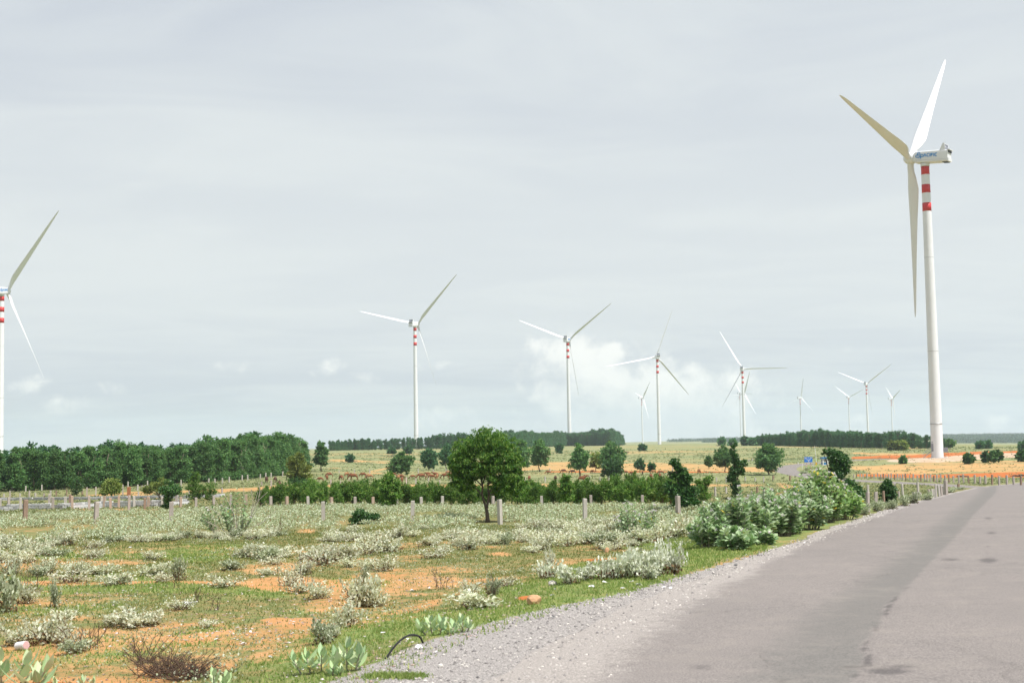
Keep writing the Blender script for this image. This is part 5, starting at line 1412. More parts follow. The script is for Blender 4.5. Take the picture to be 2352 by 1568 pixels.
for (u, v, w, h, lab, kd) in [
 (838,1390,110,78,"largest pale shrub beside the orange track in the near field",None),(865,1392,70,55,"pale shrub joined to the right of the largest one by the orange track",None),(812,1376,70,60,"pale shrub joined to the left of the largest one by the orange track",None),(835,1350,34,58,"slender upright pale shoot standing behind the largest shrub",SCRG),
 (735,1296,110,55,"wide twiggy shrub with a dark foot, centre of the field",SCRL),(790,1285,80,45,"pale shrub right of the wide twiggy one",None),
 (665,1345,70,45,"thin twiggy shrub above the pair left of the largest shrub",SCRL),(690,1362,80,45,"pale shrub with a brown foot left of the largest shrub",SCRL),(730,1374,70,38,"dark-footed shrub just left of the largest shrub",None),
 (745,1478,80,60,"dark-stemmed shrub alone near the front milkweed",SCRG),(795,1440,90,58,"pale shrub leaning over the orange track, below the largest one",None),(770,1462,50,34,"small pale shrub between the dark-stemmed one and the leaning one",None),
 (1075,1370,70,44,"pale brownish shrub near the road verge, mid field",SCRL),(1130,1366,50,52,"thin dark-stemmed shrub beside the brownish one near the verge",SCRG),(1165,1346,60,30,"low pale shrub above the thin dark-stemmed one",SCRL),
 (410,1332,56,52,"round silvery shrub standing alone in mid field on the left",SCRG),(515,1348,90,36,"broad low shrub with brown leaves below the tan strip",SCRL),
 (310,1438,130,46,"wide pale shrub with a dark underside in the near left field",None),(345,1436,70,40,"right end of the wide pale shrub in the near left field",None),(270,1436,70,36,"left end of the wide pale shrub in the near left field",None),
 (125,1395,34,60,"dark green upright shrub like a small cone, near left",SCRG),(18,1405,90,90,"tall grey shrub cut by the left edge",SCRG),(60,1385,60,46,"pale shrub right of the tall grey one at the left edge",None),
 (100,1478,110,70,"big pale shrub on the near left above the orange soil",None),(40,1480,90,50,"pale shrub left of the big one, beside the white can",None),(155,1482,90,60,"pale shrub right of the big one above the orange soil",SCRL),(175,1500,70,40,"dull shrub with dark roots at the rim of the orange soil",SCRG),
 (110,1318,60,38,"pale shrub behind the green patch on the left",None),(175,1318,56,34,"small whitish shrub behind the green patch on the left",None),(20,1318,60,40,"pale shrub at the left edge above the tan strip",None),
 (415,1400,64,36,"small pale shrub with a bit of white rubbish, near left field",SCRL),(480,1440,50,22,"straggling whitish weed right of the wide pale shrub",SCRL),
 (995,1280,90,26,"low brownish shrub lying flat on the grass strip",SCRL),(1075,1262,80,34,"pale shrub below the bare patch right of the lone tree",None),(1245,1262,70,40,"pale shrub with brown foot, right of mid field",None),(1225,1268,50,20,"low dark-footed shrub on the grass right of mid field",None),
 (600,1282,90,40,"pale shrub in the row left of the wide twiggy one",None),(560,1280,70,36,"grey shrub at the left of the row in mid field",None),(640,1278,80,34,"pale shrub in the middle of the row in mid field",None),
 (900,1268,90,40,"pale shrub in the scrub above the lone upright shoot",None),(860,1262,90,42,"full pale shrub below the glossy dark bush",None),(1385,1240,90,46,"pale shrub left of the milkweed clump",None),(1540,1236,110,56,"pale yellowish scrub between the two milkweed stands",None),(1500,1246,80,40,"pale shrub below the milkweed clump",None),(1580,1226,80,50,"pale shrub left of the big milkweed thicket",None)]:
    p = scrub(u, v, w, h, lab, kd); taken.append((p[0], p[1]))
VG = "white-leaved shrubs along the road verge"
for (u, v, w, h, lab, kd) in [(1258,1328,70,46,"round dark-footed white-leaved shrub, first of the row by the verge",None),(1262,1300,30,40,"white shoot rising behind the first shrub of the verge row",None),(1313,1340,74,48,"second white-leaved shrub of the verge row, beside the white stone",None),(1350,1332,60,40,"third white-leaved shrub of the verge row",None),
  (1392,1330,80,58,"dark-hearted white-leaved shrub in the middle of the verge row",None),(1428,1328,84,66,"fullest white-leaved shrub in the middle of the verge row",None),(1468,1324,84,72,"tall white-leaved shrub right of the middle of the verge row",None),(1508,1322,80,76,"tallest white-leaved shrub of the verge row",None),(1548,1318,66,72,"last white-leaved shrub of the verge row before the thicket",None),(1490,1330,60,44,"low white-leaved shrub in front of the tallest of the verge row",None)]:
    scrub(u, v, w, h, lab, SCRW, VG)
# scattered ones further out, then the closed scrub before the hedge as one mass
spots = []
rs = np.random.default_rng(31)
tries = 0
while len(spots) < 11200 and tries < 60000:
    tries += 1
    d = math.sqrt(rs.uniform(17**2, 98**2)); u = rs.uniform(-640, 1660)
    a = math.atan((u-1176)/FOC); spots.append((math.sin(a)*d, math.cos(a)*d, d))
spots = np.array(spots)
su, sv = project(np.stack([spots[:,0], spots[:,1], ground_z(spots[:,0], spots[:,1])], 1))
road_d = -near_poly(spots[:,0], spots[:,1], _LP, _LN)
pn = fbm(spots[:,0]*.16, spots[:,1]*.22, 61, 4)
dens = np.interp(sv, [1150,1163,1172,1200,1225,1255,1275,1310,1400,1445], [0,0,.80,.60,.30,.32,.20,.09,.06,0])
gate = np.where(sv < 1205, sstep(pn, .36, .52), np.where(sv < 1270, sstep(pn, .47, .56), sstep(pn, .46, .60)))
# open green lanes in the scrub
lane = sstep(np.abs(sv - (1187 + 6*np.sin(su*.011))), 9, 3)*sstep(vnoise(su*.008, sv*.01, 4), .42, .6)
lane2 = sstep(np.abs(sv - 1262), 8, 2)*sstep(su, 200, 380)*sstep(su, 620, 520)
lane = np.maximum(lane, sstep(np.abs(su-1120), 60, 30)*sstep(np.abs(sv-1206), 12, 6)*1.2); lane = np.maximum(lane, sstep(np.abs(su-835), 60, 40)*sstep(np.abs(sv-1207), 10, 6)*1.2)
ok = (rs.random(len(spots)) < dens*gate*(1-.8*lane)*(1-.8*lane2)) & (road_d > 3.2) & ~((su > 1480) & (sv > 1215)) & ~((np.abs(su-1120) < 40) & (sv > 1192) & (sv < 1204))
# the left block wall keeps its foot clear
ok &= ~((su > 900) & (sv > 1252) & (rs.random(len(spots)) < sstep(sv, 1252, 1268)*.9))
ok &= ~((su < 400) & (sv < 1173.5)); ok &= ~((su > 400) & (su < 1560) & (sv < 1166))
sel = spots[ok]; selu, selv = su[ok], sv[ok]
order = np.argsort(sel[:,2]); sel = sel[order]; selu = selu[order]; selv = selv[order]
n_ind = 0; mass = []
for (x, y, d), uu, vv in zip(sel, selu, selv):
    if any((x-q[0])**2+(y-q[1])**2 < .35 for q in taken): continue
    s_ = .55+.65*rs.random(); z = atz(x, y)
    if n_ind < 235 and vv > 1188:
        where = ("on the patchy orange ground of the near field" if vv > 1330 else "on the grass of the middle field" if vv > 1262 else "in the loose scrub below the lone tree")
        kd = SCR if rs.random() < .62 else (SCRL if rs.random() < .6 else SCRG)
        place("pale_shrub", kd[rs.integers(len(kd))], (x, y, z), rs.random()*6.28, (s_*1.1, s_*1.1, s_*(.65+.4*rs.random())), ("tiny" if s_ < .75 else "small" if s_ < .98 else "knee-high") + " pale shrub " + where + (", left part" if uu < 420 else ", centre left" if uu < 800 else ", centre right" if uu < 1200 else ", road side"), "shrub", PG)
        n_ind += 1
    else: mass.append((x, y, z, s_))
print("scrub", n_ind, len(mass))
def mass_mesh(mass, name, n, L, Wd, mat, seed, hk=.5, wk=.5):
    r = np.random.default_rng(seed); C = []
    for (x, y, z, s_) in mass:
        P = r.normal(size=(n,3))*np.array([.30,.30,0])*s_*wk/.5
        rad = np.hypot(P[:,0], P[:,1])/(s_*.6)
        P[:,2] = hk*s_*(.25+.85*r.random(n)**.6)*np.clip(1.1-.6*rad, .25, 1)
        C.append(P + np.array([x,y,z]))
    C = np.concatenate(C)
    A = unit(len(C), r)*.9 + np.array([0,0,.55]); A /= np.linalg.norm(A, axis=1)[:,None]
    N = unit(len(C), r) + np.array([0,0,.9]); N /= np.linalg.norm(N, axis=1)[:,None]
    k = .6+.7*r.random(len(C))
    V, F = leaf_faces(C, A, N, L*k, Wd*k)
    return MB().add(V, F).mesh(name, mat)
o = obj("scrub", mass_mesh(mass, "scrub", 120, .10, .065, M_PALEM, 3, .36, .52)); tag(o, "pale dusty scrub covering the field in front of the hedge and posts", "scrub", None, 'stuff')
# thin weeds between the bushes and on the pasture: tiny leaves close to the ground
wd = []
rw = np.random.default_rng(91)
for _ in range(3400):
    d = math.sqrt(rw.uniform(15**2, 60**2)); u = rw.uniform(-500, 1600); a = math.atan((u-1176)/FOC)
    wd.append((math.sin(a)*d, math.cos(a)*d))
wd = np.array(wd); rd = -near_poly(wd[:,0], wd[:,1], _LP, _LN)
pn = fbm(wd[:,0]*.35, wd[:,1]*.35, 95, 3)
wd = wd[(rd > 2.6) & (pn > .47)]
o = obj("weeds", mass_mesh([(x, y, z, .35+.3*rw.random()) for (x, y), z in zip(wd, ground_z(wd[:,0], wd[:,1]))], "weeds", 14, .045, .03, M_PALEG, 5, .35, .55)); tag(o, "sparse pale weeds low on the ground", "weeds", None, 'stuff')

# ---------------------------------------------------------------- milkweed
M_MILK = leafmat("broad sage green leaves", [(0,(.13,.24,.10)),(.35,(.25,.37,.18)),(.7,(.40,.50,.31)),(.975,(.44,.54,.38)),(.985,(.52,.44,.08)),(1,(.56,.50,.12))], .32, .5, .12, .25)
M_MILKY = leafmat("yellow green broad leaves", [(0,(.11,.23,.065)),(.35,(.20,.34,.10)),(.7,(.31,.45,.18)),(.965,(.38,.49,.24)),(.975,(.58,.46,.05)),(1,(.60,.52,.10))], .32, .5, .12, .25)
M_FLOW = leafmat("lilac white flowers", [(0,(.52,.46,.52)),(.5,(.66,.61,.65)),(1,(.76,.73,.74))], .2, .7, .1, .05)
M_STEMG = plain("pale woody stem", (.34,.31,.24), (.22,.20,.15), 12, .85)
def ovate(C, A, N, L, Wd, fold=.18):
    """broad leaf of six points with a folded midrib"""
    S_ = np.cross(A, N); S_ /= np.linalg.norm(S_, axis=1)[:,None]+1e-9; N = np.cross(S_, A)
    L = L[:,None]; W_ = Wd[:,None]
    p = [C, C+A*L*.30+S_*W_*.42+N*W_*fold, C+A*L*.66+S_*W_*.46+N*W_*fold*.6-N*L*.03, C+A*L*1.0-N*L*.10, C+A*L*.66-S_*W_*.46+N*W_*fold*.6-N*L*.03, C+A*L*.30-S_*W_*.42+N*W_*fold, C+A*L*.45]
    V = np.stack(p, 1).reshape(-1, 3)
    b = np.arange(len(C))[:,None]*7
    F = np.concatenate([b+np.array([[0,1,2,6]]), b+np.array([[6,2,3,4]]), b+np.array([[0,6,4,5]])])
    return V, F
def milk_stem_leaves(base, tip, n_pairs, L, r, start=.25):
    C = []; A = []; N = []; Ls = []
    d = tip-base; ln = np.linalg.norm(d); d = d/ln
    ref = np.cross(d, np.array([.3,.2,1.])); ref /= np.linalg.norm(ref); ref2 = np.cross(d, ref)
    for i in range(n_pairs):
        t = start + (1-start)*(i+.5)/n_pairs
        ph = (i % 2)*math.pi/2 + r.normal()*.35
        for s_ in (0, math.pi):
            rad = math.cos(ph+s_)*ref + math.sin(ph+s_)*ref2
            up = .35 + .75*t + r.normal()*.12
            a = rad + d*up; a /= np.linalg.norm(a)
            nn = d - a*np.dot(a, d); nn = nn/(np.linalg.norm(nn)+1e-9) + r.normal(size=3)*.22; nn /= np.linalg.norm(nn)
            C.append(base + d*ln*t); A.append(a); N.append(nn); Ls.append(L*(1.1-.5*max(0,t-.75)/.25*.8)*(.75+.4*r.random()))
    return C, A, N, Ls
def milkweed(u, vb, wpx, hpx, label, stems, mat, seed, L=.15, lean=0.0, flowers=.5, bare=0.0, group="milkweed bushes", pairs=9):
    p = at(u, vb); k = math.hypot(p[0], p[1])/FOC; r = np.random.default_rng(seed)
    W_, H_ = wpx*k*.5, hpx*k
    tb = MB(); C = []; A = []; N = []; Ls = []; FC = []
    for i in range(stems):
        a = r.random()*6.28; rr_ = math.sqrt(r.random())
        foot = np.array([math.cos(a)*W_*.45*rr_, math.sin(a)*W_*.45*rr_, -.03])
        tip = np.array([math.cos(a)*W_*rr_ + lean*H_, math.sin(a)*W_*rr_*.9, H_*(1.0-.38*rr_**2)*(.55+.50*r.random())])
        mid = (foot+tip)/2 + np.array([0,0,.06*H_])
        tb.tube([foot, mid, tip], [.017,.012,.007], 5, cap=False)
        if r.random() < bare: continue
        c, a_, n_, l = milk_stem_leaves(mid*.25+foot*.75 if rr_ > .55 else mid*.5+foot*.5, tip, pairs, L, r, .03)
        C += c; A += a_; N += n_; Ls += l
        if r.random() < flowers: FC.append(tip + np.array([r.normal()*.03, r.normal()*.03, .02]))
    t = thing("milkweed_bush", label, "shrub", tuple(p), 0, (1,1,1), group)
    obj("stems", tb.mesh("stems", M_STEMG), t)
    C = np.array(C); A = np.array(A); N = np.array(N); Ls = np.array(Ls)
    V, F = ovate(C, A, N, Ls, Ls*(.50+.12*r.random(len(Ls))))
    fo = obj("foliage", MB().add(V, F).mesh("foliage", mat), t); fo['kind'] = 'stuff'
    if FC:
        r2 = r; per = 34
        P = np.repeat(np.array(FC), per, 0) + unit(len(FC)*per, r2)*np.array([.055,.055,.04])*(.5+.5*r2.random((len(FC)*per,1)))
        V, F = leaf_faces(P, unit(len(P), r2), unit(len(P), r2), .036, .03)
        f2 = obj("flower_clusters", MB().add(V, F).mesh("flower_clusters", M_FLOW), t); f2['kind'] = 'stuff'
    return t
for i, a in enumerate([
  (1632,1268,90,92,"milkweed bush with pale flowers at the near left end of the big thicket",34,M_MILK),
  (1668,1262,120,124,"tall milkweed bush with dark gaps, second from the near end of the thicket",60,M_MILK),
  (1725,1252,130,120,"full milkweed bush with lilac flowers in the middle of the thicket",66,M_MILK),
  (1690,1272,80,60,"low milkweed shoots in front of the tall bush at the thicket's near end",24,M_MILK),
  (1790,1240,130,112,"milkweed bush with many flowers right of the middle of the thicket",66,M_MILK),
  (1850,1226,130,112,"milkweed bush joining the flowering part and the tall yellowish part of the thicket",60,M_MILK),
  (1855,1195,110,100,"milkweed bush behind the thicket, in front of the side road",46,M_MILKY),
  (1885,1210,140,140,"tallest milkweed bush, yellowish leaves, before the creeper-smothered tree",80,M_MILKY),
  (1935,1203,96,88,"yellowish milkweed bush at the far right end of the thicket",46,M_MILKY),
  (1760,1228,110,86,"milkweed behind the middle of the thicket",40,M_MILK),
  (1650,1230,90,82,"pale flowering milkweed behind the thicket's near end",34,M_MILK),
  (1958,1190,50,52,"low milkweed by the nearest tall roadside post",16,M_MILKY)]):
    milkweed(a[0], a[1]-10, a[2], a[3]*.92, *a[4:], 800+i, L=.235, pairs=9)
for i, (u, vb, w, h, lab) in enumerate([(1608,1262,50,58,"small milkweed at the outer near corner of the thicket, pale flowers"),(1700,1262,60,150,"tall ragged milkweed shoots over the near half of the thicket"),(1765,1246,60,128,"ragged milkweed shoots at the middle front of the thicket"),(1822,1234,70,110,"milkweed shoots between the flowering and the yellowish part of the thicket"),(1830,1222,60,138,"tall milkweed shoots behind the middle of the thicket"),(1912,1206,60,118,"milkweed shoots right of the tallest yellowish bush"),(1868,1205,50,168,"highest milkweed shoots beside the creeper-smothered tree"),(1748,1268,70,44,"low milkweed shoots trailing onto the verge grass"),(1810,1245,60,46,"low milkweed shoots at the verge, middle of the thicket"),(1875,1221,60,50,"low milkweed shoots at the verge before the yellowish part")]):
    milkweed(u, vb-(18 if h < 61 else 10), w, h*.93, lab, 16, M_MILKY if u > 1826 else M_MILK, 860+i, L=.22, pairs=9)
milkweed(1452,1242,104,96,"grey green milkweed clump standing alone in the scrub right of mid field",40,M_MILK,830,.14,0,.3)
milkweed(1490,1238,60,80,"right half of the milkweed clump standing alone in the scrub",20,M_MILK,831,.14,0,.3)
milkweed(540,1230,100,104,"leggy shrub with broad grey leaves and bare stems left of mid field",30,M_MILK,832,.19,-.05,.2,.12,pairs=7)
milkweed(505,1226,60,70,"left wing of the leggy bare-stemmed shrub",14,M_MILK,833,.18,-.35,.2,.15,pairs=6)
# bare bleached stems of the leggy shrub
p = at(552, 1231); k = math.hypot(p[0], p[1])/FOC; mb = MB(); r = np.random.default_rng(12)
for (pts) in [[(0,0),(-30,10),(-78,36)],[(0,0),(-25,30),(-66,60),(-80,64)],[(-20,16),(-40,50),(-62,86)],[(0,0),(20,40),(40,80),(58,96)],[(0,0),(24,50),(34,96)],[(14,20),(40,62),(62,78)],[(24,50),(30,75),(26,104)],[(34,70),(46,90),(58,116)],[(-6,6),(-14,50),(-34,92)],[(0,0),(8,60),(4,112)],[(40,80),(44,100),(40,120)],[(6,10),(50,30),(78,56)]]:
    dy = r.normal()*.3
    mb.tube([(a*k, dy*j/2, b*k) for j, (a, b) in enumerate(pts)], np.linspace(.02,.008,len(pts)), 5, cap=False)
o = obj("bare_shrub", mb.mesh("bare_shrub", M_TWIGP), None, tuple(p)); tag(o, "bleached bare branches sticking out of the leggy shrub", "dead shrub")
# grey-leaved weeds along the roadside posts
for i, (u, v, w, h, lab) in enumerate([(2078,1163,44,24,"grey-leaved weed at the foot of the roadside posts, nearest one"),(2098,1157,40,26,"grey-leaved weed before the pale leaning roadside post"),(2128,1150,40,24,"greenish weed between the leaning post and the post cluster"),(2050,1170,40,22,"low weed under the dark upright roadside bush"),(2015,1174,36,26,"weed between the two tall roadside posts"),(1985,1182,40,26,"weed left of the nearest tall roadside post"),(2182,1131,44,14,"brown dry weed at the foot of the thickest roadside post"),(2205,1124,40,8,"thin weed on the grass tip at the bend"),(2030,1168,34,20,"weed at the foot of the brown roadside post"),(1852,1080,20,9,"far grey bush under the blue sign"),(1870,1086,24,10,"far grey bush right of the sign post"),(1845,1088,24,10,"far dark bush left of the thicket at the side road")]):
    scrub(u, v, w, h, lab, SCRG, "weeds along the roadside posts")

# young milkweed plants close to the camera: every broad leaf is a piece of its own
def leaf_piece(seed, mat):
    r = np.random.default_rng(seed)
    V, F = ovate(np.zeros((1,3)), np.array([[0,0,1.]]), np.array([[0,-1.,0]]), np.array([1.0]), np.array([.55]), .2)
    V = V + 0
    # finer outline
    mb = MB(); n = 6; L_ = []
    for t in np.linspace(0, 1, n+1):
        w_ = .205*math.sin(math.pi*min(1, t**.85))**.75 if 0 < t < 1 else 0.004
        y = .16*t*t
        L_ += [(-w_, y-.10*w_*2, t), (0, y, t), (w_, y-.10*w_*2, t)]
    F = []
    for i in range(n):
        b = i*3; F += [(b,b+1,b+4,b+3),(b+1,b+2,b+5,b+4)]
    return mb.add(L_, F, 0, True).mesh("leaf", mat)
M_LEAFN = []
for i, (c1, c2) in enumerate([((.34,.50,.21),(.44,.58,.31)),((.26,.42,.20),(.35,.50,.28)),((.50,.60,.32),(.56,.66,.42)),((.52,.42,.08),(.44,.40,.12))]):
    m, b, p_, out = newmat("young milkweed leaf"); pos = b.n('ShaderNodeTexCoord').outputs['Object']
    sx2 = b.n('ShaderNodeSeparateXYZ'); b.put(sx2.inputs[0], pos)
    rib = b.step(b.m('ABSOLUTE', sx2.outputs[0]), .035, .012)
    wv = b.n('ShaderNodeTexWave'); b.put(wv.inputs[0], b.comb(0.0, b.m('ADD', sx2.outputs[2], b.m('MULTIPLY', b.m('ABSOLUTE', sx2.outputs[0]), -.8)), 0.0)); wv.bands_direction = 'Y'; wv.inputs['Scale'].default_value = 3.2
    c_ = b.mix(b.noise(pos, 3.0, 4), c1, c2); c_ = b.mix(b.m('MULTIPLY', wv.outputs[1], .18), c_, (.45,.52,.36)); c_ = b.mix(b.m('MULTIPLY', rib, .6), c_, (.55,.60,.42))
    b.put(p_.inputs['Base Color'], c_); p_.inputs['Roughness'].default_value = .55
    tr = b.n('ShaderNodeBsdfTranslucent'); b.put(tr.inputs[0], c_); mx = b.n('ShaderNodeMixShader'); mx.inputs[0].default_value = .25
    m.node_tree.links.new(p_.outputs[0], mx.inputs[1]); m.node_tree.links.new(tr.outputs[0], mx.inputs[2]); m.node_tree.links.new(mx.outputs[0], out.inputs[0])
    M_LEAFN.append(m)
LEAFM = [leaf_piece(i, m_) for i, m_ in enumerate(M_LEAFN)]
def young_milkweed(u, vb, hpx, label, stems, seed, dry=0):
    p = at(u, vb); k = math.hypot(p[0], p[1])/FOC; r = np.random.default_rng(seed)
    t = thing("young_milkweed", label, "plant", (p[0], p[1], p[2]), 0, (1,1,1), "young milkweed plants by the verge")
    H_ = hpx*k; tb = MB()
    for (sx1, lean, hh) in stems:
        foot = np.array([sx1*k, r.normal()*.05, -.03]); tip = foot + np.array([lean*H_, r.normal()*.06, H_*hh*.72])
        tb.tube([foot, (foot+tip)/2, tip], [.014,.012,.008], 6)
        n = 4
        for i in range(n):
            tt = .25 + .75*(i+.3)/n
            c = foot + (tip-foot)*tt
            for s_ in (0, math.pi):
                ph = (i % 2)*math.pi/2 + .5 + r.normal()*.3 + s_
                up = .45 + .9*tt
                d_ = Vector((math.cos(ph), math.sin(ph), up)).normalized()
                o = obj("leaf", LEAFM[2 if r.random() < .35 else int(r.integers(2))], t, loc=tuple(c))
                q = d_.to_track_quat('Z', 'Y')
                # the blade's upper face looks up
                o.rotation_mode = 'QUATERNION'; o.rotation_quaternion = q @ (Matrix.Rotation(r.normal()*.3, 3, 'Z').to_quaternion())
                s1 = H_*.56*(.75+.35*r.random())*(1.05-.35*tt)
                o.scale = (s1*1.05, s1*1.0, s1)
    for i in range(dry):
        o = obj("leaf", LEAFM[3], t, loc=(r.normal()*.1, -.05, .04)); o.rotation_euler = (1.3+r.normal()*.2, 0, r.random()*6.28); o.scale = (H_*.4,)*3
        o['label'] = "withered yellow leaf"
    obj("stems", tb.mesh("stems", M_STEMG), t)
young_milkweed(728,1545,72,"young milkweed with a withered yellow leaf at the gravel edge, left plant of the pair",[(-14,-.15,.8),(10,.05,1.0),(-34,-.3,.7)],1,2)
young_milkweed(796,1542,84,"young upright milkweed at the gravel edge, taller plant of the pair",[(0,.02,1.1),(18,.15,.8),(-16,-.12,.75)],2)
young_milkweed(762,1552,46,"low milkweed shoots between the pair at the gravel edge",[(0,.1,.8),(14,.2,.6)],3)
young_milkweed(1062,1450,46,"bluish young milkweed below the brownish shrub by the verge",[(0,.02,1.1),(10,.2,.8),(-14,-.2,.6)],4)
young_milkweed(1000,1456,56,"bluish young milkweed left of the other one by the verge",[(-6,-.1,1.0),(10,.15,.9),(30,.3,.5),(-20,-.3,.6)],5)
young_milkweed(1040,1458,34,"small milkweed shoot between the two bluish plants",[(0,0,.9)],6)
young_milkweed(22,1590,110,"big-leaved milkweed cut by the lower left corner",[(-14,-.1,1.0),(20,.15,.9),(50,.3,.7)],7)
young_milkweed(495,1585,66,"single milkweed shoot at the bottom edge beside the dark twigs",[(0,.03,1.0),(10,.25,.6)],8)
young_milkweed(186,1582,40,"small pale milkweed shoot at the bottom edge on the orange soil",[(0,.1,.9),(14,.3,.7)],9)
young_milkweed(128,1585,44,"slim milkweed shoot at the bottom edge right of the corner plant",[(0,.1,.9)],10)

# ---------------------------------------------------------------- dry twigs, hose, stones, litter
def twigs(u, v, wpx, hpx, n, label, seed, mat=None, rad=.007):
    p = at(u, v); k = math.hypot(p[0], p[1])/FOC; r = np.random.default_rng(seed); mb = MB()
    for i in range(n):
        a = r.random()*6.28; x0 = np.array([r.normal()*wpx*k*.16, r.normal()*.1, -.02])
        e = x0 + np.array([r.normal()*wpx*k*.25, r.normal()*.15, hpx*k*(.4+.7*r.random())])
        m_ = (x0+e)/2 + r.normal(size=3)*.03
        mb.tube([x0, m_, e], [rad, rad*.8, rad*.4], 4, cap=False)
        for j in range(2):
            q = m_ + (e-m_)*r.random(); mb.tube([q, q + np.array([r.normal()*.10, r.normal()*.08, .06+.08*r.random()])], [rad*.6, rad*.3], 3, cap=False)
    o = obj("dry_twigs", mb.mesh("dry_twigs", mat or M_TWIG), None, tuple(p)); tag(o, label, "twigs", "dry twigs in the field")
for i, a in enumerate([(770,1292,50,74,4,"long bare twig rising from the wide twiggy shrub"),(700,1360,60,80,6,"thin bare twigs beside the pair left of the largest shrub"),(655,1352,40,60,5,"bare twigs at the left of the thin twiggy shrub"),(1015,1352,60,50,10,"fan of fine bare twigs on the grass above the brownish shrub"),(1120,1370,60,46,6,"bare twigs arching right of the brownish shrub"),
   (380,1552,170,50,120,"dark heap of roots and twigs on the orange soil at the bottom"),(440,1558,150,36,90,"right end of the dark heap of roots at the bottom"),(330,1520,120,70,22,"fine dry twigs standing behind the dark heap of roots"),(200,1490,110,60,18,"fine dry twigs over the dull shrub at the rim of the orange soil"),(400,1350,40,46,5,"dark twig beside the round silvery shrub"),(60,1360,90,70,14,"thin bare twigs behind the tall grey shrub at the left edge"),
   (960,1268,20,40,3,"lone twig on the grass strip in mid field"),(1245,1228,40,40,5,"bare twig in the scrub right of the lone tree"),(640,1230,40,50,7,"bare twigs in the scrub right of the leggy shrub"),(450,1380,50,30,8,"dark weed stalks right of the round silvery shrub"),(498,1400,30,40,5,"brown seed stalk on the grass right of mid left field")]):
    twigs(*a, 60+i)
p = at(885, 1512); q = at(972, 1476); k = math.hypot(p[0], p[1])/FOC
hs = [np.array(p), np.array(p)*.70+np.array(q)*.30+np.array([0,0,.15]), np.array(p)*.40+np.array(q)*.60+np.array([0,0,.20]), np.array(p)*.12+np.array(q)*.88+np.array([0,0,.13]), np.array(q)]
hs = catmull(np.array(hs), .05) - p
o = obj("hose", MB().tube(hs, .016, 8).mesh("hose", plain("black rubber", (.012,.012,.013), None, 3, .5)), None, tuple(p)); tag(o, "black hose arching out of the grass at the gravel edge", "hose")
def stone_mesh(seed, mat, sub=2):
    import bmesh
    bm = bmesh.new(); bmesh.ops.create_icosphere(bm, subdivisions=sub, radius=.5)
    r = np.random.default_rng(seed); pl = unit(9, r)
    for v_ in bm.verts:
        c = np.array(v_.co)
        for n_ in pl:
            e = c@n_ - .36
            if e > 0: c = c - n_*e*.85
        v_.co = c + r.normal(size=3)*.008
    me = bpy.data.meshes.new("stone"); bm.to_mesh(me); bm.free(); me.materials.append(mat); return me
M_ST1 = plain("warm orange stone", (.50,.31,.18), (.40,.22,.12), 4, .9, bump=.4); M_ST2 = plain("pale stone", (.55,.53,.50), (.44,.41,.38), 4, .9, bump=.4)
M_LIT = plain("white litter", (.72,.72,.72), (.62,.62,.64), 5, .6)
for (u, v, w, h, mt, lab, nm) in [(1226,1386,40,24,M_ST1,"orange boulder half sunk in the bright verge grass","boulder"),(1268,1343,22,14,M_ST2,"whitish stone in front of the verge shrubs","stone"),(1394,1268,12,14,M_ST1,"small brown earth lump on the bare red patch","stone"),(1012,1531,15,10,M_ST2,"white stone on the gravel edge near the hose","stone")]:
    p = at(u, v); k = math.hypot(p[0], p[1])/FOC
    o = obj(nm, stone_mesh(int(u), mt), None, (p[0], p[1], p[2]+h*k*.30), (0,0,.5), (w*k*1.1, w*k*.8, h*k*1.15)); tag(o, lab, "stone")
p = at(50, 1492); k = math.hypot(p[0], p[1])/FOC
cn = thing("can", "white and pink can lying in the weeds at the lower left", "can", (p[0], p[1], p[2]+9*k), 0, (1,1,1), None, (0, math.pi/2-.15, -.5))
obj("body", MB().tube([(0,0,-13*k),(0,0,13*k)], [9*k,9*k], 16).mesh("body", M_LIT), cn)
obj("lid", MB().tube([(0,0,13.2*k),(0,0,13.8*k)], [8.4*k,8.0*k], 16).mesh("lid", plain("pink metal", (.55,.35,.36), None, 3, .4)), cn)
rl = np.random.default_rng(17)
LIT = []
for i in range(4):
    mb = MB(); V = rl.normal(size=(9,3))*np.array([.35,.35,.12]); g = np.array([(x,y,0.) for y in (-.4,0,.4) for x in (-.5,0,.5)]) + rl.normal(size=(9,3))*np.array([.08,.08,.14])
    mb.add(g, [(0,1,4,3),(1,2,5,4),(3,4,7,6),(4,5,8,7)]); LIT.append(mb.mesh("litter", M_LIT))
for (u, v, w) in [(1268+0,1368,10),(960,1489,16),(970,1490,10),(948,1358,14),(1218,1222,7),(880,1456,10),(415,1379,0),(440,1387,26),(603,1325,8),(300,1258,8),(600,1330,10),(1360,1348,14),(1392,1340,16),(1450,1338,12),(1468,1344,18),(1540,1351,14),(1430,1352,10),(1525,1350,10),(1275,1354,10),(1100,1340,12),(1140,1348,14),(1112,1343,8),(985,1352,12),(560,1480,14),(500,1470,16),(620,1510,12),(700,1470,10),(575,1452,10),(1000,1500,10),(940,1470,10),(2005,1230,8),(1850,1250,10),(1690,1300,12),(1270,1420,12)]:
    if w == 0: continue
    p = at(u, v); k = math.hypot(p[0], p[1])/FOC
    o = obj("litter", LIT[rl.integers(4)], None, (p[0], p[1], p[2]+.03), (rl.normal()*.2, rl.normal()*.2, rl.random()*6.28), (w*k, w*k*.7, w*k*.6))
    tag(o, ("scrap of white litter " + ("on the gravel and grass by the verge shrubs" if v < 1360 and u > 1250 else "in the scrub right of the leggy shrub" if v < 1262 else "on the near field's orange soil and grass")), "litter", "scraps of white litter")

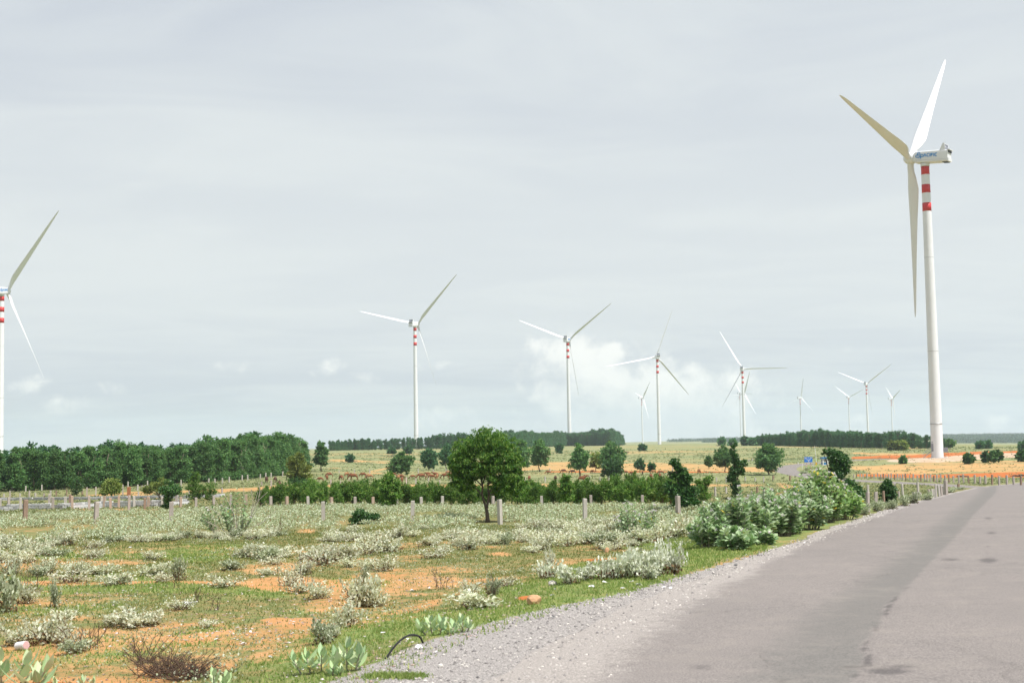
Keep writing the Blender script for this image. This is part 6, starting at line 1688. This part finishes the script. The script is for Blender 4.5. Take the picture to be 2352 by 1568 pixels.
# ---------------------------------------------------------------- grass and gravel
M_GRASS = leafmat("grass blades", [(0,(.12,.165,.055)),(.45,(.19,.235,.078)),(.8,(.28,.275,.105)),(1,(.38,.30,.15))], .42, .7, 0, .1)
M_GRASSV = leafmat("fresh verge grass", [(0,(.15,.235,.065)),(.5,(.245,.335,.098)),(.85,(.35,.405,.145)),(1,(.45,.45,.20))], .42, .7, 0, .1)
def blades(P, hgt, wid, r, mat, name, label):
    n = len(P); a = r.random(n)*6.28; h = hgt*(.5+.9*r.random(n)); w = wid*(.7+.6*r.random(n))
    S_ = np.stack([np.cos(a), np.sin(a), 0*a], 1)*w[:,None]*.5
    L_ = np.stack([r.normal(size=n)*.35, r.normal(size=n)*.35, np.ones(n)], 1)*h[:,None]
    V = np.stack([P-S_, P+S_, P+L_], 1).reshape(-1, 3)
    o = obj(name, MB().add(V, np.arange(n*3).reshape(-1, 3)).mesh(name, mat)); tag(o, label, "grass", None, 'stuff')
rg = np.random.default_rng(23)
def field_pts(n, d0, d1, u0, u1, pw=1.0):
    d = (rg.random(n)*(d1**pw-d0**pw)+d0**pw)**(1/pw); u = u0+(u1-u0)*rg.random(n); a = np.arctan((u-1176)/FOC)
    return np.stack([np.sin(a)*d, np.cos(a)*d], 1)
G = field_pts(400000, 13.5, 62, -560, 1750, 1.1)
rd = -near_poly(G[:,0], G[:,1], _LP, _LN)
# grass follows the same bare patches as the soil colour
from mathutils import kdtree
def soil_at(xy, arr):
    r_ = np.hypot(xy[:,0], xy[:,1]); a_ = np.arctan2(xy[:,0], xy[:,1])
    fj = np.interp(a_, az, np.arange(NA)); fi = np.interp(r_, rr, np.arange(NR))
    A_ = arr.reshape(NR, NA); i = np.clip(fi.round().astype(int), 0, NR-1); j = np.clip(fj.round().astype(int), 0, NA-1)
    return A_[i, j]
_p = [at(q, 1553) for q in (862, 890, 920, 948)]
TG = np.concatenate([np.array(p_[:2])[None] + rg.normal(size=(420,2))*np.array([.09,.10]) for p_ in _p])
ds_ = soil_at(G, np.maximum(dirt, bank)); ls_ = soil_at(G, lush)
gwg = np.interp(np.hypot(G[:,0],G[:,1]), [15,20,23,26,31,40], [2.0,1.9,1.5,.7,.4,.2])
keep = (rd > gwg*.75) & (rg.random(len(G)) < np.clip(.58 - ds_*.85 + ls_*.4, .08, 1)*(.25+1.1*fbm(G[:,0]*.9, G[:,1]*.9, 66, 3)))
keep &= ~((rd < gwg*1.15) & (rg.random(len(G)) < .7))
G = G[keep]; ls_ = ls_[keep]; rd = rd[keep]
Gz = ground_z(G[:,0], G[:,1]); P3 = np.stack([G[:,0], G[:,1], Gz-.005], 1)
v_ = (ls_ > .45) | (rd < 3.8)
dist_ = np.hypot(P3[:,0], P3[:,1])
hh = .034 + .0007*dist_
blades(P3[~v_], hh[~v_], .012+.0006*dist_[~v_], rg, M_GRASS, "grass", "short dry grass over the field")
blades(P3[v_], hh[v_]*1.15, .014+.0006*dist_[v_], rg, M_GRASSV, "grass", "fresh green grass along the verge and in the hollows")
blades(np.stack([TG[:,0], TG[:,1], ground_z(TG[:,0], TG[:,1])], 1), .05, .016, rg, M_GRASSV, "grass", "small tongue of grass growing on the gravel near the bottom edge")
# low tufts and cushions over the pasture beyond the hedge
M_TUFT = leafmat("pasture tufts", [(0,(.12,.155,.075)),(.25,(.17,.21,.10)),(.6,(.23,.255,.135)),(.9,(.29,.295,.17)),(1,(.33,.25,.15))], .35, .9, 0, .05)
rt = np.random.default_rng(41)
def tufts(n, d0, d1, u0, u1, name, label, sz):
    d = np.exp(rt.uniform(math.log(d0), math.log(d1), n)); u = rt.uniform(u0, u1, n); a = np.arctan((u-1176)/FOC)
    XY = np.stack([np.sin(a)*d, np.cos(a)*d], 1)
    e_ = fbm(XY[:,0]*.05, XY[:,1]*.12, 51, 4)
    sl_ = soil_at(XY, np.maximum(np.maximum(dirt, bank*1.5), pale*1.3))
    k = (rt.random(n) < np.clip(1.10 - sl_*1.30, .10, 1)*sstep(e_, .34, .58)) & (np.abs(near_poly(XY[:,0], XY[:,1], _SP, _SN)) > SIDEW/2+.6)
    a_ = near_poly(XY[:,0], XY[:,1], _LP, _LN); k &= (a_ < -1.5) | (a_ > ROADW+2)
    XY = XY[k]; d = d[k]; m_ = len(XY); z = ground_z(XY[:,0], XY[:,1])
    C = np.repeat(np.stack([XY[:,0], XY[:,1], z], 1), 4, 0); s_ = np.repeat(sz*(.5+.9*rt.random(m_)**2)*(.6+.0030*d), 4)
    C[:,:2] += rt.normal(size=(len(C),2))*s_[:,None]*.35
    A = np.stack([rt.normal(size=len(C)), rt.normal(size=len(C)), .35+.5*rt.random(len(C))], 1); A /= np.linalg.norm(A, axis=1)[:,None]
    N = unit(len(C), rt)*.6 + np.array([0,0,1.]); N /= np.linalg.norm(N, axis=1)[:,None]
    V, F = leaf_faces(C, A, N, s_*.75, s_*.5)
    o = obj(name, MB().add(V, F).mesh(name, M_TUFT)); tag(o, label, "grass", None, 'stuff')
tufts(92000, 92, 620, -560, 2600, "pasture_grass", "low tufts of grass and weeds over the pasture beyond the hedge", .31)
tufts(9000, 60, 105, 1560, 2250, "pasture_grass", "tufted grass between the thicket and the bend of the road", .22)
# gravel of the shoulder: loose stones
M_GRAV = leafmat("shoulder gravel", [(0,(.16,.15,.15)),(.3,(.27,.255,.25)),(.7,(.38,.355,.34)),(.93,(.52,.49,.46)),(1,(.62,.58,.54))], 0.0, .9, 0, .1)
ns = 60000
k_ = rg.integers(0, len(LEFT), ns); w_ = rg.normal(size=ns)*1.0 - .35
w_ = np.where(w_ > 1.6, 1.6*rg.random(ns), w_)
XY = LEFT[k_] + NRM[k_]*w_[:,None] + rg.normal(size=(ns,2))*.15
dd = np.hypot(XY[:,0], XY[:,1])
gwg = np.interp(dd, [15,20,23,26,31,40], [2.4,2.3,1.8,.9,.5,.25])
sel = (XY[:,1] > 6) & (dd < 75) & (w_ > -gwg) & ~((w_ > .5) & (dd > 26)) & (rg.random(ns) < np.clip(30/dd, 0, 1)); XY = XY[sel]; w_ = w_[sel]
n = len(XY); sz = (.009+.018*rg.random(n)**2.2)*(1+.012*np.hypot(XY[:,0], XY[:,1]))
zz = np.where(w_ > 0.1, base_z(XY[:,0], XY[:,1])+.014, ground_z(XY[:,0], XY[:,1])) + sz*.25
oc = np.array([(1,0,0),(0,1,0),(-1,0,0),(0,-1,0),(0,0,.7),(0,0,-.7)], float)
a = rg.random(n)*6.28; c_, s_ = np.cos(a), np.sin(a)
V = oc[None]*sz[:,None,None]*(.7+.6*rg.random((n,6,1)))
V = np.stack([V[...,0]*c_[:,None]-V[...,1]*s_[:,None], V[...,0]*s_[:,None]+V[...,1]*c_[:,None], V[...,2]], -1) + np.stack([XY[:,0], XY[:,1], zz], 1)[:,None,:]
ff = np.array([(0,1,4),(1,2,4),(2,3,4),(3,0,4),(1,0,5),(2,1,5),(3,2,5),(0,3,5)])
F = (ff[None] + np.arange(n)[:,None,None]*6).reshape(-1, 3)
o = obj("gravel", MB().add(V.reshape(-1, 3), F).mesh("gravel", M_GRAV)); tag(o, "loose grey gravel along the left edge of the road", "gravel", None, 'stuff')
# rubble flecks on the bare soil of the near field
Q = field_pts(11000, 14, 34, -500, 1200, 1.3); rd = -near_poly(Q[:,0], Q[:,1], _LP, _LN)
dq = soil_at(Q, dirt); Q = Q[(rd > 1.5) & (rg.random(len(Q)) < .12+.75*sstep(fbm(Q[:,0]*.5, Q[:,1]*.5, 14, 3), .50, .64))]
n = len(Q); sz = .010+.030*rg.random(n)**3; zz = ground_z(Q[:,0], Q[:,1])
V = oc[None]*sz[:,None,None]*(.6+.8*rg.random((n,6,1)))*np.array([1,1,.6]) + np.stack([Q[:,0], Q[:,1], zz+sz*.2], 1)[:,None,:]
F = (ff[None] + np.arange(n)[:,None,None]*6).reshape(-1, 3)
M_RUB = leafmat("rubble flecks", [(0,(.18,.13,.10)),(.4,(.33,.24,.20)),(.8,(.45,.38,.36)),(1,(.58,.54,.54))], 0.0, .9, 0, .1)
o = obj("rubble", MB().add(V.reshape(-1, 3), F).mesh("rubble", M_RUB)); tag(o, "small pale rubble scattered over the bare soil", "rubble", None, 'stuff')

# ---------------------------------------------------------------- haze: one closed box of even air round the whole scene
zmin = float(GV[:,2].min()) - 1.5
hb = MB().box((0,0,(zmin+205)/2), (19000,19000,205-zmin))
hm = bpy.data.materials.new("haze"); hm.use_nodes = True; t_ = hm.node_tree
for n_ in list(t_.nodes): t_.nodes.remove(n_)
ou = t_.nodes.new('ShaderNodeOutputMaterial'); pv_ = t_.nodes.new('ShaderNodeVolumePrincipled')
pv_.inputs['Color'].default_value = (.76,.88,1.0,1); pv_.inputs['Density'].default_value = 1.1e-4; pv_.inputs['Anisotropy'].default_value = .3
t_.links.new(pv_.outputs[0], ou.inputs['Volume'])
o = obj("haze", hb.mesh("haze", hm)); tag(o, kind='stuff')
